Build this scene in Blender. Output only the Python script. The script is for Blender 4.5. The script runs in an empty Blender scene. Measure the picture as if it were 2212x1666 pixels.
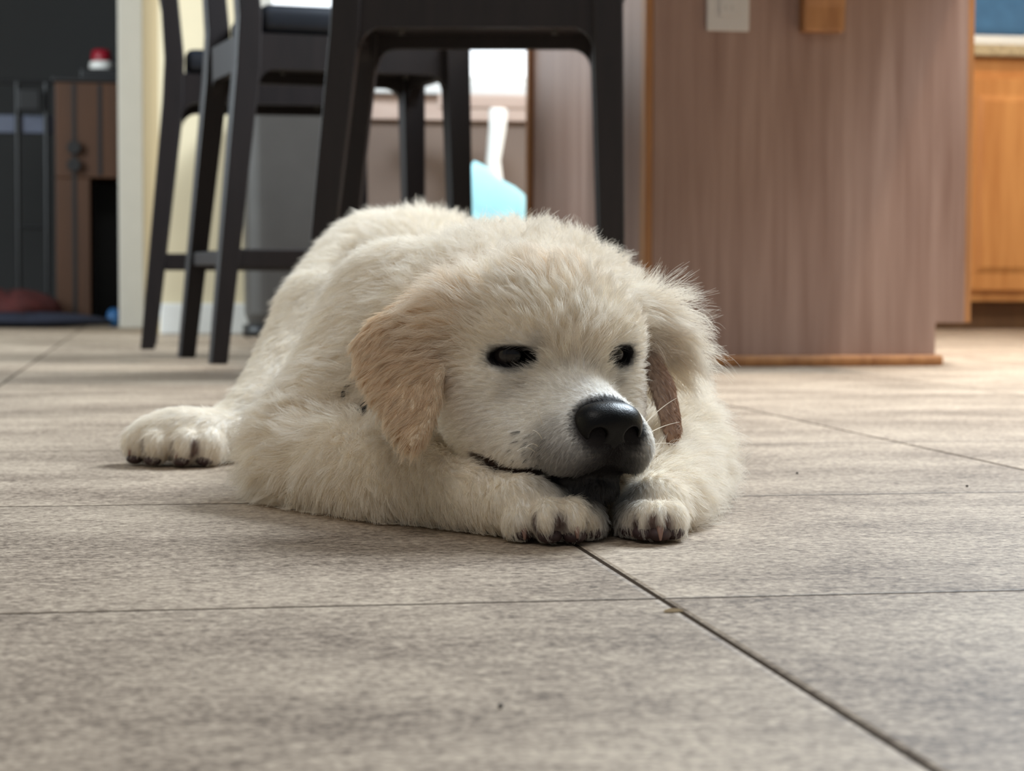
import bpy, math, random
import numpy as np
from mathutils import Vector, Matrix

FUR_N = 400000
S = bpy.context.scene
COL = S.collection
R_ = math.radians

# ------------------------------------------------------------------ camera
FPX, CX, CY, CAMH = 4500.0, 1106.0, 833.0, 0.153
HORIZON = 605.0
YAW, PITCH, ROLL = R_(9.75), math.atan((CY - HORIZON) / FPX), 0.0035
cam_d = bpy.data.cameras.new('camera')
cam = bpy.data.objects.new('camera', cam_d)
COL.objects.link(cam)
CAM_M = (Matrix.Translation((0, 0, CAMH)) @ Matrix.Rotation(-YAW, 4, 'Z')
         @ Matrix.Rotation(math.pi / 2 - PITCH, 4, 'X') @ Matrix.Rotation(ROLL, 4, 'Z'))
cam.matrix_world = CAM_M
cam_d.sensor_width = 36.0
cam_d.lens = 36.0 * FPX / 2212.0
cam_d.clip_start = 0.02
cam_d.dof.use_dof = True
cam_d.dof.focus_distance = 1.235
cam_d.dof.aperture_fstop = 14.0
S.camera = cam
S.cycles.max_bounces = 16
S.cycles.diffuse_bounces = 8
S.cycles.transmission_bounces = 8

# ------------------------------------------------------------------ world, lamps, exposure
S.view_settings.view_transform = 'Standard'
S.view_settings.look = 'None'
S.view_settings.gamma = 1.0
S.view_settings.use_curve_mapping = False
S.view_settings.exposure = 0.0
w = bpy.data.worlds.new('world')
S.world = w
w.use_nodes = True
w.node_tree.nodes['Background'].inputs[0].default_value = (0.86, 0.92, 1.0, 1)
w.node_tree.nodes['Background'].inputs[1].default_value = 0.20

FWD = Vector((math.sin(YAW), math.cos(YAW), 0))
RGT = Vector((math.cos(YAW), -math.sin(YAW), 0))


def c2r(xc, zc, h=0.0):
    """camera-aligned floor coordinates (right, ahead) -> room coordinates"""
    v = RGT * xc + FWD * zc
    return Vector((v.x, v.y, h))


def area_light(name, loc, target, size, size_y, power, color):
    d = bpy.data.lights.new(name, 'AREA')
    d.shape = 'RECTANGLE'
    d.size, d.size_y, d.energy, d.color = size, size_y, power, color
    o = bpy.data.objects.new(name, d)
    COL.objects.link(o)
    o.location = loc
    o.rotation_euler = (Vector(target) - Vector(loc)).to_track_quat('-Z', 'Y').to_euler()
    return o


area_light('window_light_back', c2r(1.6, 3.4, 2.6), c2r(0.0, 1.4, 0.05), 1.5, 1.0, 240, (0.79, 0.90, 1.0))
area_light('chair_fill', c2r(1.3, 4.3, 2.2), c2r(0.0, 5.6, 0.3), 0.8, 0.6, 55, (0.85, 0.94, 1.0))  # added fill that keeps the chair and cloth bright, no real window
area_light('window_light_left', c2r(-2.6, 4.5, 1.25), c2r(0.2, 4.9, 0.5), 1.3, 1.4, 90, (0.82, 0.93, 1.0))
area_light('floor_fill', c2r(-0.5, 0.2, 2.3), c2r(-0.1, 0.7, 0.0), 1.2, 1.0, 15, (1.0, 0.95, 0.88))  # added fill, lifts the floor ahead of the camera


def can_light(name, power):
    d = bpy.data.lights.new(name, 'SPOT')
    d.energy, d.color, d.shadow_soft_size = power, (1.0, 0.76, 0.52), 0.06
    d.spot_size, d.spot_blend = R_(100), 0.6
    o = bpy.data.objects.new(name, d)
    COL.objects.link(o)
    return o


klo = can_light('kitchen_light_and_fill', 190)
door_fill = can_light('kitchen_light_and_fill', 110)  # extra spot added to brighten the far cabinet doors


# ------------------------------------------------------------------ helpers
def lin(*c):
    return tuple(((x / 255) / 12.92 if x / 255 <= 0.04045 else ((x / 255 + 0.055) / 1.055) ** 2.4) for x in c)


def at(px, py, depth):
    """the point that far ahead of the camera along its axis"""
    return CAM_M @ Vector(((px - CX) / FPX * depth, (CY - py) / FPX * depth, -depth))


def fl(px, py, z=0.0):
    """where the sight line meets the level z"""
    o = CAM_M.translation
    d = at(px, py, 1.0) - o
    return o + d * ((z - o.z) / d.z)


def atY(px, py, y):
    o = CAM_M.translation
    d = at(px, py, 1.0) - o
    return o + d * ((y - o.y) / d.y)


def tag(o, label=None, cat=None, group=None, kind=None):
    for k, v in (('label', label), ('category', cat), ('group', group), ('kind', kind)):
        if v:
            o[k] = v
    return o


def empty(name, loc, rz=0.0):
    o = bpy.data.objects.new(name, None)
    o.empty_display_size = 0.05
    COL.objects.link(o)
    o.location = loc
    o.rotation_euler = (0, 0, rz)
    return o


def copy_tree(o, parent=None):
    c = o.copy()
    COL.objects.link(c)
    if parent is not None:
        c.parent = parent
    for ch in list(o.children):
        copy_tree(ch, c)
    return c


class MB:
    """collects shapes, links them as ONE mesh object"""

    def __init__(self):
        self.v, self.f = [], []

    def add(self, vs, fs):
        b = len(self.v)
        self.v += [tuple(v) for v in vs]
        self.f += [tuple(b + i for i in f) for f in fs]
        return self

    def box(self, x0, x1, y0, y1, z0, z1):
        vs = [(x, y, z) for z in (z0, z1) for y in (y0, y1) for x in (x0, x1)]
        return self.add(vs, [(0, 2, 3, 1), (4, 5, 7, 6), (0, 1, 5, 4), (2, 6, 7, 3), (0, 4, 6, 2), (1, 3, 7, 5)])

    def beam(self, rings):
        """rings: list of lists of points (same count), capped"""
        n = len(rings[0])
        vs = [p for r in rings for p in r]
        fs = []
        for i in range(len(rings) - 1):
            for j in range(n):
                a, b = i * n + j, i * n + (j + 1) % n
                fs.append((a, b, b + n, a + n))
        fs.append(tuple(range(n - 1, -1, -1)))
        fs.append(tuple((len(rings) - 1) * n + j for j in range(n)))
        return self.add(vs, fs)

    def sqbeam(self, p0, p1, w0, d0, w1, d1):
        def ring(p, w_, d_):
            return [(p[0] - w_ / 2, p[1] - d_ / 2, p[2]), (p[0] + w_ / 2, p[1] - d_ / 2, p[2]),
                    (p[0] + w_ / 2, p[1] + d_ / 2, p[2]), (p[0] - w_ / 2, p[1] + d_ / 2, p[2])]
        return self.beam([ring(p0, w0, d0), ring(p1, w1, d1)])

    def tube(self, pts, rad, n=10):
        pts = [Vector(p) for p in pts]
        rads = rad if isinstance(rad, (list, tuple)) else [rad] * len(pts)
        rings = []
        for i, p in enumerate(pts):
            t = (pts[min(i + 1, len(pts) - 1)] - pts[max(i - 1, 0)]).normalized()
            ref = Vector((0, 0, 1)) if abs(t.z) < 0.9 else Vector((1, 0, 0))
            a = t.cross(ref).normalized()
            b = t.cross(a).normalized()
            rings.append([p + (a * math.cos(2 * math.pi * j / n) + b * math.sin(2 * math.pi * j / n)) * rads[i]
                          for j in range(n)])
        return self.beam(rings)

    def prism(self, poly, axis, a0, a1):
        """polygon (2D) swept along an axis"""
        def pt(u, v, a):
            return {'x': (a, u, v), 'y': (u, a, v), 'z': (u, v, a)}[axis]
        n = len(poly)
        vs = [pt(u, v, a0) for u, v in poly] + [pt(u, v, a1) for u, v in poly]
        fs = [(i, (i + 1) % n, n + (i + 1) % n, n + i) for i in range(n)]
        fs += [tuple(range(n - 1, -1, -1)), tuple(range(n, 2 * n))]
        return self.add(vs, fs)

    def lathe(self, prof, n=28, c=(0, 0)):
        rings = []
        for r, z in prof:
            rings.append([(c[0] + r * math.cos(2 * math.pi * j / n), c[1] + r * math.sin(2 * math.pi * j / n), z)
                          for j in range(n)])
        return self.beam(rings)

    def build(self, name, m, parent=None, bevel=0.0, smooth=False, seg=2):
        me = bpy.data.meshes.new(name)
        me.from_pydata(self.v, [], self.f)
        import bmesh
        bm = bmesh.new()
        bm.from_mesh(me)
        bmesh.ops.recalc_face_normals(bm, faces=bm.faces)
        if bevel:
            bmesh.ops.bevel(bm, geom=[e for e in bm.edges if e.is_manifold and e.calc_face_angle(0) > 0.5],
                            offset=bevel, segments=seg, affect='EDGES', profile=0.5)
        bm.to_mesh(me)
        bm.free()
        if smooth:
            me.shade_smooth()
        me.materials.append(m)
        o = bpy.data.objects.new(name, me)
        COL.objects.link(o)
        if parent is not None:
            o.parent = parent
        return o


# ------------------------------------------------------------------ materials
def newmat(name):
    m = bpy.data.materials.new(name)
    m.use_nodes = True
    nt = m.node_tree
    return m, nt, nt.nodes['Principled BSDF']


def N(nt, typ, **kw):
    n = nt.nodes.new(typ)
    for k, v in kw.items():
        if k in ('operation', 'data_type', 'blend_type', 'noise_dimensions', 'attribute_name', 'attribute_type',
                 'interpolation', 'feature'):
            setattr(n, k, v)
        else:
            n.inputs[k].default_value = v
    return n


def plain(name, col, rough=0.5, noise=0.06, scale=20, spec=0.5, metal=0.0, emit=None, emit_s=0.0, coat=0.0):
    m, nt, b = newmat(name)
    b.inputs['Roughness'].default_value = rough
    b.inputs['Metallic'].default_value = metal
    b.inputs['Specular IOR Level'].default_value = spec
    b.inputs['Coat Weight'].default_value = coat
    tc = N(nt, 'ShaderNodeTexCoord')
    nz = N(nt, 'ShaderNodeTexNoise', Scale=scale, Detail=4.0)
    nt.links.new(tc.outputs['Object'], nz.inputs['Vector'])
    rp = N(nt, 'ShaderNodeValToRGB')
    rp.color_ramp.elements[0].position, rp.color_ramp.elements[1].position = 0.3, 0.7
    rp.color_ramp.elements[0].color = tuple(c * (1 - noise) for c in col) + (1,)
    rp.color_ramp.elements[1].color = tuple(min(1, c * (1 + noise)) for c in col) + (1,)
    nt.links.new(nz.outputs['Fac'], rp.inputs['Fac'])
    nt.links.new(rp.outputs['Color'], b.inputs['Base Color'])
    if emit:
        b.inputs['Emission Color'].default_value = tuple(emit) + (1,)
        b.inputs['Emission Strength'].default_value = emit_s
    return m


def wood(name, c0, c1, rough=0.45, stretch=(14, 14, 1.0), spec=0.5, fine=4.0):
    """grain running along the object's z unless stretch says otherwise"""
    m, nt, b = newmat(name)
    b.inputs['Roughness'].default_value = rough
    b.inputs['Specular IOR Level'].default_value = spec
    tc = N(nt, 'ShaderNodeTexCoord')
    mp = N(nt, 'ShaderNodeMapping')
    mp.inputs['Scale'].default_value = stretch
    nt.links.new(tc.outputs['Object'], mp.inputs['Vector'])
    n1 = N(nt, 'ShaderNodeTexNoise', Scale=1.0, Detail=3.0, Distortion=0.8)
    n2 = N(nt, 'ShaderNodeTexNoise', Scale=fine, Detail=6.0)
    nt.links.new(mp.outputs[0], n1.inputs['Vector'])
    nt.links.new(mp.outputs[0], n2.inputs['Vector'])
    mx = N(nt, 'ShaderNodeMath', operation='MULTIPLY_ADD')
    mx.inputs[1].default_value = 0.35
    nt.links.new(n2.outputs['Fac'], mx.inputs[0])
    sc = N(nt, 'ShaderNodeMath', operation='MULTIPLY')
    sc.inputs[1].default_value = 0.65
    nt.links.new(n1.outputs['Fac'], sc.inputs[0])
    nt.links.new(sc.outputs[0], mx.inputs[2])
    rp = N(nt, 'ShaderNodeValToRGB')
    rp.color_ramp.elements[0].position, rp.color_ramp.elements[1].position = 0.33, 0.66
    rp.color_ramp.elements[0].color = tuple(c0) + (1,)
    rp.color_ramp.elements[1].color = tuple(c1) + (1,)
    nt.links.new(mx.outputs[0], rp.inputs['Fac'])
    nt.links.new(rp.outputs['Color'], b.inputs['Base Color'])
    bp = N(nt, 'ShaderNodeBump', Strength=0.08, Distance=0.002)
    nt.links.new(n2.outputs['Fac'], bp.inputs['Height'])
    nt.links.new(bp.outputs[0], b.inputs['Normal'])
    return m


M = {}
M['espresso'] = wood('espresso_wood', lin(23, 18, 19), lin(34, 27, 27), 0.5, (30, 30, 3), spec=0.35)
M['leather'] = plain('black_leather', lin(30, 34, 42), 0.38, 0.1, 60)
M['panel'] = wood('oak_panel', lin(126, 96, 83), lin(158, 130, 117), 0.45, (24, 24, 1.1))
M['panel_trim'] = wood('oak_trim', lin(140, 92, 52), lin(168, 118, 72), 0.42, (40, 40, 3))
M['kitchen_oak'] = wood('honey_oak', lin(176, 112, 56), lin(206, 144, 82), 0.4, (14, 14, 1.2))
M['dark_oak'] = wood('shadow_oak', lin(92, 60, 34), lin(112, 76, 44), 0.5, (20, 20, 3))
M['granite'] = plain('granite', lin(178, 160, 128), 0.2, 0.3, 120)
M['plate'] = plain('outlet_plastic', lin(196, 190, 186), 0.35, 0.02)
M['slot'] = plain('outlet_slot', lin(168, 163, 159), 0.6, 0.02)
M['wall_cream'] = plain('cream_paint', lin(214, 200, 168), 0.75, 0.03, 8)
M['wall_shaded'] = plain('shaded_wall_paint', lin(188, 166, 128), 0.75, 0.03, 8)  # slanted wall face, its shade put into the colour
M['white_trim'] = plain('white_trim_paint', lin(222, 221, 216), 0.5, 0.02)
M['casing'] = plain('casing_paint', lin(186, 182, 172), 0.6, 0.02)
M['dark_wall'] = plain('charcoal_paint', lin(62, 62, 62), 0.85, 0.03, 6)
M['steel'] = plain('brushed_steel', lin(70, 67, 64), 0.5, 0.08, 12, metal=0.0, spec=0.35)
M['black'] = plain('black_plastic', lin(22, 22, 24), 0.45, 0.05)
M['white_gloss'] = plain('white_lacquer', lin(240, 238, 232), 0.35, 0.02)
M['blue_cloth'] = plain('pale_blue_cloth', lin(176, 232, 242), 0.8, 0.03)
M['table_white'] = plain('table_top_white', lin(226, 226, 224), 0.3, 0.02)
M['table_wood'] = wood('pale_pink_wood', lin(186, 160, 146), lin(206, 184, 170), 0.5, (3, 30, 30))
M['taupe'] = plain('taupe_paint', lin(124, 106, 94), 0.7, 0.05, 5)


def glass_mat():
    m, nt, b = newmat('daylight_pane')
    b.inputs['Base Color'].default_value = (0.8, 0.85, 0.9, 1)
    tc = N(nt, 'ShaderNodeTexCoord')
    nz = N(nt, 'ShaderNodeTexNoise', Scale=3.0, Detail=2.0)
    nt.links.new(tc.outputs['Object'], nz.inputs['Vector'])
    rp = N(nt, 'ShaderNodeValToRGB')
    rp.color_ramp.elements[0].position, rp.color_ramp.elements[1].position = 0.4, 0.56
    rp.color_ramp.elements[0].color = lin(206, 220, 240) + (1,)
    rp.color_ramp.elements[1].color = lin(250, 248, 244) + (1,)
    nt.links.new(nz.outputs['Fac'], rp.inputs['Fac'])
    nt.links.new(rp.outputs['Color'], b.inputs['Emission Color'])
    b.inputs['Emission Strength'].default_value = 0.95
    b.inputs['Roughness'].default_value = 0.1
    return m


M['daylight'] = glass_mat()

# ------------------------------------------------------------------ floor: square tiles in the room's axes
TILE = 0.4572
J0 = fl(1427, 1294)            # a corner where four tiles meet


def floor_mat():
    m, nt, b = newmat('stone_look_tile')
    L = nt.links.new
    geo = N(nt, 'ShaderNodeNewGeometry')
    sub = N(nt, 'ShaderNodeVectorMath', operation='SUBTRACT')
    sub.inputs[1].default_value = (J0.x, J0.y, 0)
    L(geo.outputs['Position'], sub.inputs[0])
    div = N(nt, 'ShaderNodeVectorMath', operation='DIVIDE')
    div.inputs[1].default_value = (TILE, TILE, 1)
    L(sub.outputs[0], div.inputs[0])
    fl_ = N(nt, 'ShaderNodeVectorMath', operation='FLOOR')
    L(div.outputs[0], fl_.inputs[0])
    wn = N(nt, 'ShaderNodeTexWhiteNoise', noise_dimensions='3D')
    L(fl_.outputs[0], wn.inputs['Vector'])
    # streaky stone: stretched noise, offset per tile
    off = N(nt, 'ShaderNodeVectorMath', operation='MULTIPLY_ADD')
    off.inputs[1].default_value = (7.3, 3.1, 0)
    L(wn.outputs['Color'], off.inputs[0])
    L(sub.outputs[0], off.inputs[2])

    def streak(sx, sy, detail, rough=0.6):
        mp = N(nt, 'ShaderNodeMapping')
        mp.inputs['Scale'].default_value = (sx, sy, 1)
        L(off.outputs[0], mp.inputs['Vector'])
        nz = N(nt, 'ShaderNodeTexNoise', Scale=1.0, Detail=detail, Roughness=rough, Distortion=0.3)
        L(mp.outputs[0], nz.inputs['Vector'])
        return nz.outputs['Fac']
    s1 = streak(4, 7, 5.0)
    s2 = streak(48, 90, 5.0, 0.7)
    s3 = streak(200, 230, 3.0, 0.75)
    a = N(nt, 'ShaderNodeMath', operation='MULTIPLY'); a.inputs[1].default_value = 0.28
    L(s1, a.inputs[0])
    bb = N(nt, 'ShaderNodeMath', operation='MULTIPLY_ADD'); bb.inputs[1].default_value = 0.24
    L(s2, bb.inputs[0]); L(a.outputs[0], bb.inputs[2])
    cc = N(nt, 'ShaderNodeMath', operation='MULTIPLY_ADD'); cc.inputs[1].default_value = 0.48
    L(s3, cc.inputs[0]); L(bb.outputs[0], cc.inputs[2])
    rp = N(nt, 'ShaderNodeValToRGB')
    e = rp.color_ramp.elements
    e[0].position, e[0].color = 0.40, lin(92, 78, 65) + (1,)
    e[1].position, e[1].color = 0.61, lin(196, 179, 158) + (1,)
    mid = e.new(0.5); mid.color = lin(152, 136, 119) + (1,)
    L(cc.outputs[0], rp.inputs['Fac'])
    # tile to tile tone
    tone = N(nt, 'ShaderNodeMapRange')
    tone.inputs['To Min'].default_value, tone.inputs['To Max'].default_value = 0.92, 1.08
    L(wn.outputs['Value'], tone.inputs['Value'])
    mul = N(nt, 'ShaderNodeVectorMath', operation='SCALE')
    L(rp.outputs['Color'], mul.inputs[0]); L(tone.outputs[0], mul.inputs['Scale'])
    # joints
    fr = N(nt, 'ShaderNodeVectorMath', operation='FRACTION')
    L(div.outputs[0], fr.inputs[0])
    sp = N(nt, 'ShaderNodeSeparateXYZ'); L(fr.outputs[0], sp.inputs[0])

    def edge(sock):
        s = N(nt, 'ShaderNodeMath', operation='SUBTRACT'); s.inputs[1].default_value = 0.5
        L(sock, s.inputs[0])
        ab = N(nt, 'ShaderNodeMath', operation='ABSOLUTE'); L(s.outputs[0], ab.inputs[0])
        return ab.outputs[0]
    mxx = N(nt, 'ShaderNodeMath', operation='MAXIMUM')
    L(edge(sp.outputs['X']), mxx.inputs[0]); L(edge(sp.outputs['Y']), mxx.inputs[1])
    dark = N(nt, 'ShaderNodeMapRange')
    dark.inputs['From Min'].default_value, dark.inputs['From Max'].default_value = 0.4958, 0.4970
    L(mxx.outputs[0], dark.inputs['Value'])
    mixj = N(nt, 'ShaderNodeMix', data_type='RGBA')
    L(dark.outputs[0], mixj.inputs['Factor'])
    L(mul.outputs[0], mixj.inputs[6])
    mixj.inputs[7].default_value = lin(58, 49, 41) + (1,)
    L(mixj.outputs[2], b.inputs['Base Color'])
    # rounded tile edge and fine relief as bump
    lip = N(nt, 'ShaderNodeMapRange')
    lip.inputs['From Min'].default_value, lip.inputs['From Max'].default_value = 0.4900, 0.4968
    lip.inputs['To Min'].default_value, lip.inputs['To Max'].default_value = 1.0, 0.0
    lip.interpolation_type = 'SMOOTHSTEP'
    L(mxx.outputs[0], lip.inputs['Value'])
    hh = N(nt, 'ShaderNodeMath', operation='MULTIPLY_ADD'); hh.inputs[1].default_value = 0.22
    L(s2, hh.inputs[0]); L(lip.outputs[0], hh.inputs[2])
    h2 = N(nt, 'ShaderNodeMath', operation='MULTIPLY_ADD'); h2.inputs[1].default_value = 0.10
    L(s3, h2.inputs[0]); L(hh.outputs[0], h2.inputs[2])
    bp = N(nt, 'ShaderNodeBump', Strength=0.6, Distance=0.002)
    L(h2.outputs[0], bp.inputs['Height']); L(bp.outputs[0], b.inputs['Normal'])
    b.inputs['Roughness'].default_value = 0.55
    spc = N(nt, 'ShaderNodeMapRange')
    spc.inputs['To Min'].default_value, spc.inputs['To Max'].default_value = 0.16, 0.0
    L(dark.outputs[0], spc.inputs['Value']); L(spc.outputs[0], b.inputs['Specular IOR Level'])
    return m


M['floor'] = floor_mat()
fo = MB().box(-3.3, 3.8, -1.0, 8.6, -0.02, 0.0).build('floor', M['floor'])
tag(fo, kind='structure')

# ------------------------------------------------------------------ walls
zb = fl(345, 722)              # cream wall foot
YB = zb.y
door_l = fl(258, 709)          # inner edge of the white casing
YD = door_l.y
XC = fl(312, 712).x            # casing's outer edge


def struct(name, mb, m, bevel=0.0):
    return tag(mb.build(name, m, bevel=bevel), kind='structure')


x_win0 = at(550, 20, 6.0).x
x_win1 = at(1330, 20, 6.3).x
ZS = 0.70                      # window sill height
# back wall with a wide window opening
wb = MB()
wb.box(zb.x, x_win0, YB, YB + 0.12, 0, 1.6)
wb.box(x_win1, x_win1 + 0.12, YB, YB + 0.12, 0, 1.6)
struct('wall_back', wb, M['wall_cream'])
wl = MB().box(x_win0, x_win1, YB, YB + 0.12, 0, ZS - 0.1)
struct('wall_under_window', wl, M['taupe'])
# slanted bit of wall between cream wall and casing
s0, s1 = (XC, YD - 0.02), (zb.x, YB)
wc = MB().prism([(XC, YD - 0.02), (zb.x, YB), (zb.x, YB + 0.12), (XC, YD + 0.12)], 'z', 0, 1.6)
struct('wall_corner', wc, M['wall_shaded'])
bs = MB().box(zb.x + 0.002, at(760, 700, 6.0).x, YB - 0.016, YB - 0.001, 0, 0.085)
struct('baseboard_back', bs, M['white_trim'], 0.004)
cs = MB().box(door_l.x, XC, YD - 0.025, YD + 0.14, 0, 1.6)
struct('trim_1', cs, M['casing'], 0.004)
# dark room beyond the doorway
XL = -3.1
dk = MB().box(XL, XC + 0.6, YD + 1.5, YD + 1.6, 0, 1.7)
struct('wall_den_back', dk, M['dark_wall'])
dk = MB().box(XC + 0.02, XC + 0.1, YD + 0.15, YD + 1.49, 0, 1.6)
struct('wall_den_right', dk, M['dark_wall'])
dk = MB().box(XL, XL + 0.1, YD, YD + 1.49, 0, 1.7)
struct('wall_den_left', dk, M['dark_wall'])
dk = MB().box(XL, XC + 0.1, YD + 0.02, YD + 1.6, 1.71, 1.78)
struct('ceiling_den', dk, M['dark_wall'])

kwl = MB().box(x_win1 + 0.2, 3.62, YD + 0.75, YD + 0.85, 0, 1.6)
struct('wall_kitchen', kwl, M['wall_cream'])
struct('wall_right', MB().box(3.68, 3.8, -1.0, YD + 0.74, 0, 2.4), M['wall_cream'])
struct('wall_left', MB().box(-3.3, -3.15, -1.0, YD - 0.01, 0, 2.4), M['wall_cream'])
# window: frame, mullion, panes, sill
wf = MB()
for (a, b_) in ((x_win0, x_win0 + 0.04), (x_win1 - 0.04, x_win1), ((x_win0 + x_win1) / 2 - 0.02, (x_win0 + x_win1) / 2 + 0.02)):
    wf.box(a, b_, YB + 0.03, YB + 0.08, ZS, 1.6)
wf.box(x_win0 + 0.04, x_win1 - 0.04, YB + 0.03, YB + 0.08, ZS, ZS + 0.03)
win = struct('window_1', wf, M['white_trim'], 0.003)
pn = MB().box(x_win0 + 0.03, x_win1 - 0.03, YB + 0.05, YB + 0.056, ZS + 0.02, 1.6).build('window_pane', M['daylight'], win)
sl = MB().box(x_win0 - 0.02, x_win1 + 0.02, YB - 0.05, YB + 0.115, ZS - 0.03, ZS).build('window_sill', M['table_white'], win, 0.004)
ap = MB().box(x_win0, x_win1, YB - 0.02, YB + 0.11, ZS - 0.1, ZS - 0.032).build('window_apron', M['table_wood'], win, 0.003)

# ------------------------------------------------------------------ kitchen island
pf = fl(1408, 793)             # front left foot of the end panel
pr = fl(2086, 793)
YI = pf.y
XI0, XI1 = atY(1408, 600, YI).x, atY(2085, 600, YI).x
LEN = 1.2
TK = 0.078
isl = empty('kitchen_island', ((XI0 + XI1) / 2, YI, 0))
tag(isl, 'oak kitchen island with plain end panel, seen behind the puppy on the right', 'island')


def local(o):
    """express a mesh built in room coordinates in its parent's space"""
    p = o.parent.location
    for v in o.data.vertices:
        v.co.x -= p.x; v.co.y -= p.y; v.co.z -= p.z
    return o


nt_w = 0.055
poly = [(XI0, 0.0), (XI1 - nt_w, 0.0), (XI1 - nt_w, TK), (XI1, TK), (XI1, 0.87), (XI0, 0.87)]
local(MB().prism(poly, 'y', YI, YI + 0.018).build('end_panel', M['panel'], isl, 0.0015))
local(MB().box(XI0, XI0 + 0.018, YI + 0.019, YI + LEN, 0, 0.87).build('back_panel', M['panel'], isl))
local(MB().box(XI0 + 0.019, XI1 - 0.004, YI + 0.02, YI + LEN, TK, 0.87).build('cabinet_box', M['kitchen_oak'], isl))
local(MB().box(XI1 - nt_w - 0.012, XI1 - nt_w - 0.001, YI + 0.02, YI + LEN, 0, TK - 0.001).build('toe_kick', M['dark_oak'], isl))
local(MB().box(XI1 + 0.002, XI1 + 0.024, YI + 0.03, YI + LEN, TK, 0.87).build('face_frame', M['panel_trim'], isl, 0.002))
local(MB().box(XI0 - 0.016, XI0 - 0.001, YI - 0.004, YI + 0.03, 0, 0.87).build('corner_trim', M['panel_trim'], isl, 0.003))
local(MB().box(XI0 - 0.014, XI0 - 0.001, YI + LEN - 0.03, YI + LEN, 0, 0.87).build('corner_trim', M['panel_trim'], isl, 0.003))
local(MB().box(XI0 - 0.004, XI1 - nt_w + 0.012, YI - 0.014, YI - 0.001, 0, 0.02).build('shoe_moulding', M['panel_trim'], isl, 0.006))
local(MB().box(XI0 - 0.03, XI1 + 0.05, YI - 0.27, YI + LEN + 0.03, 0.872, 0.905).build('countertop', M['granite'], isl, 0.006))
# corbel under the overhang
cb = at(1753, 60, 3.75)
zc0 = at(1753, 74, 3.72).z
prof = [(YI - 0.001, 0.87), (YI - 0.001, zc0)]
for i in range(9):
    t = i / 8
    prof.append((YI - 0.03 - 0.17 * (1 - math.cos(t * math.pi / 2)), zc0 + (0.87 - zc0) * math.sin(t * math.pi / 2) * 0.8))
prof.append((YI - 0.21, 0.87))
cbm = MB().prism(prof, 'x', cb.x - 0.038, cb.x + 0.038)
local(cbm.build('corbel', M['panel_trim'], isl, 0.004))
# outlet plate
op = at(1557, 0, 3.72)
oz0 = at(1557, 74, 3.72).z
ow = 0.039
opl = local(MB().box(op.x - ow, op.x + ow, YI - 0.007, YI - 0.001, oz0, oz0 + 0.122).build('outlet_plate', M['plate'], isl, 0.003))
rc = MB()
for dz in (0.061,):
    rc.box(op.x - 0.017, op.x + 0.017, YI - 0.0095, YI - 0.0072, oz0 + dz - 0.036, oz0 + dz + 0.036)
rco = rc.build('receptacle', M['plate'], opl, 0.002)
slots = []
for dz in (0.04, 0.082):
    for dx in (-0.006, 0.006):
        slots.append(MB().box(op.x + dx - 0.001, op.x + dx + 0.001, YI - 0.0102, YI - 0.0097, oz0 + dz - 0.004, oz0 + dz + 0.005).build('socket_slot', M['slot'], opl))
for o in [rco] + slots:
    for v in o.data.vertices:
        v.co.x -= isl.location.x; v.co.y -= isl.location.y
klo.location = (XI1 + 0.62, YI - 0.26, 2.45)
door_fill.location = (XI1 + 0.9, YI + 1.7, 2.45)

# ------------------------------------------------------------------ kitchen base cabinets far right
kc = fl(2030, 711)
XK0, YK = at(1500, 700, 6.4).x, fl(2120, 712).y
kw = empty('kitchen_cabinet', (XK0 + 1.0, YK, 0))
tag(kw, 'honey oak kitchen base cabinet with raised panel doors along the far right wall', 'cabinet')
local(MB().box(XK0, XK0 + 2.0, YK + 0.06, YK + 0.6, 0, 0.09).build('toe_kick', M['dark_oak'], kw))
local(MB().box(XK0, XK0 + 2.0, YK, YK + 0.6, 0.09, 0.865).build('cabinet_box', M['kitchen_oak'], kw, 0.002))
xd = at(2128, 300, 6.4).x
for k in range(-1, 2):
    x0 = xd + k * 0.45
    dr = MB().box(x0, x0 + 0.43, YK - 0.02, YK - 0.001, 0.125, 0.80).build('door', M['kitchen_oak'], kw, 0.003)
    local(dr)
    rp_ = MB()
    rp_.beam([[(x0 + 0.055, YK - 0.0205, 0.18), (x0 + 0.375, YK - 0.0205, 0.18), (x0 + 0.375, YK - 0.0205, 0.745), (x0 + 0.055, YK - 0.0205, 0.745)],
              [(x0 + 0.075, YK - 0.029, 0.2), (x0 + 0.355, YK - 0.029, 0.2), (x0 + 0.355, YK - 0.029, 0.725), (x0 + 0.075, YK - 0.029, 0.725)]])
    o = rp_.build('raised_panel', M['kitchen_oak'], dr)
    for v in o.data.vertices:
        v.co.x -= kw.location.x; v.co.y -= kw.location.y
local(MB().box(XK0, XK0 + 2.0, YK - 0.03, YK + 0.6, 0.867, 0.905).build('countertop', M['granite'], kw, 0.006))
M['blue_glaze'] = plain('blue_glaze', lin(70, 112, 150), 0.25, 0.1)
ck = empty('tray', (at(2190, 20, 6.5).x, YK + 0.2, 0.906))
tag(ck, 'blue tray with a white rim on the far kitchen counter', 'tray')
MB().box(-0.16, 0.16, -0.1, 0.1, 0.0, 0.042).build('tray_base', M['white_gloss'], ck, 0.006)
MB().box(-0.155, 0.155, -0.095, 0.095, 0.0425, 0.2).build('tray_body', M['blue_glaze'], ck, 0.02)

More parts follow.
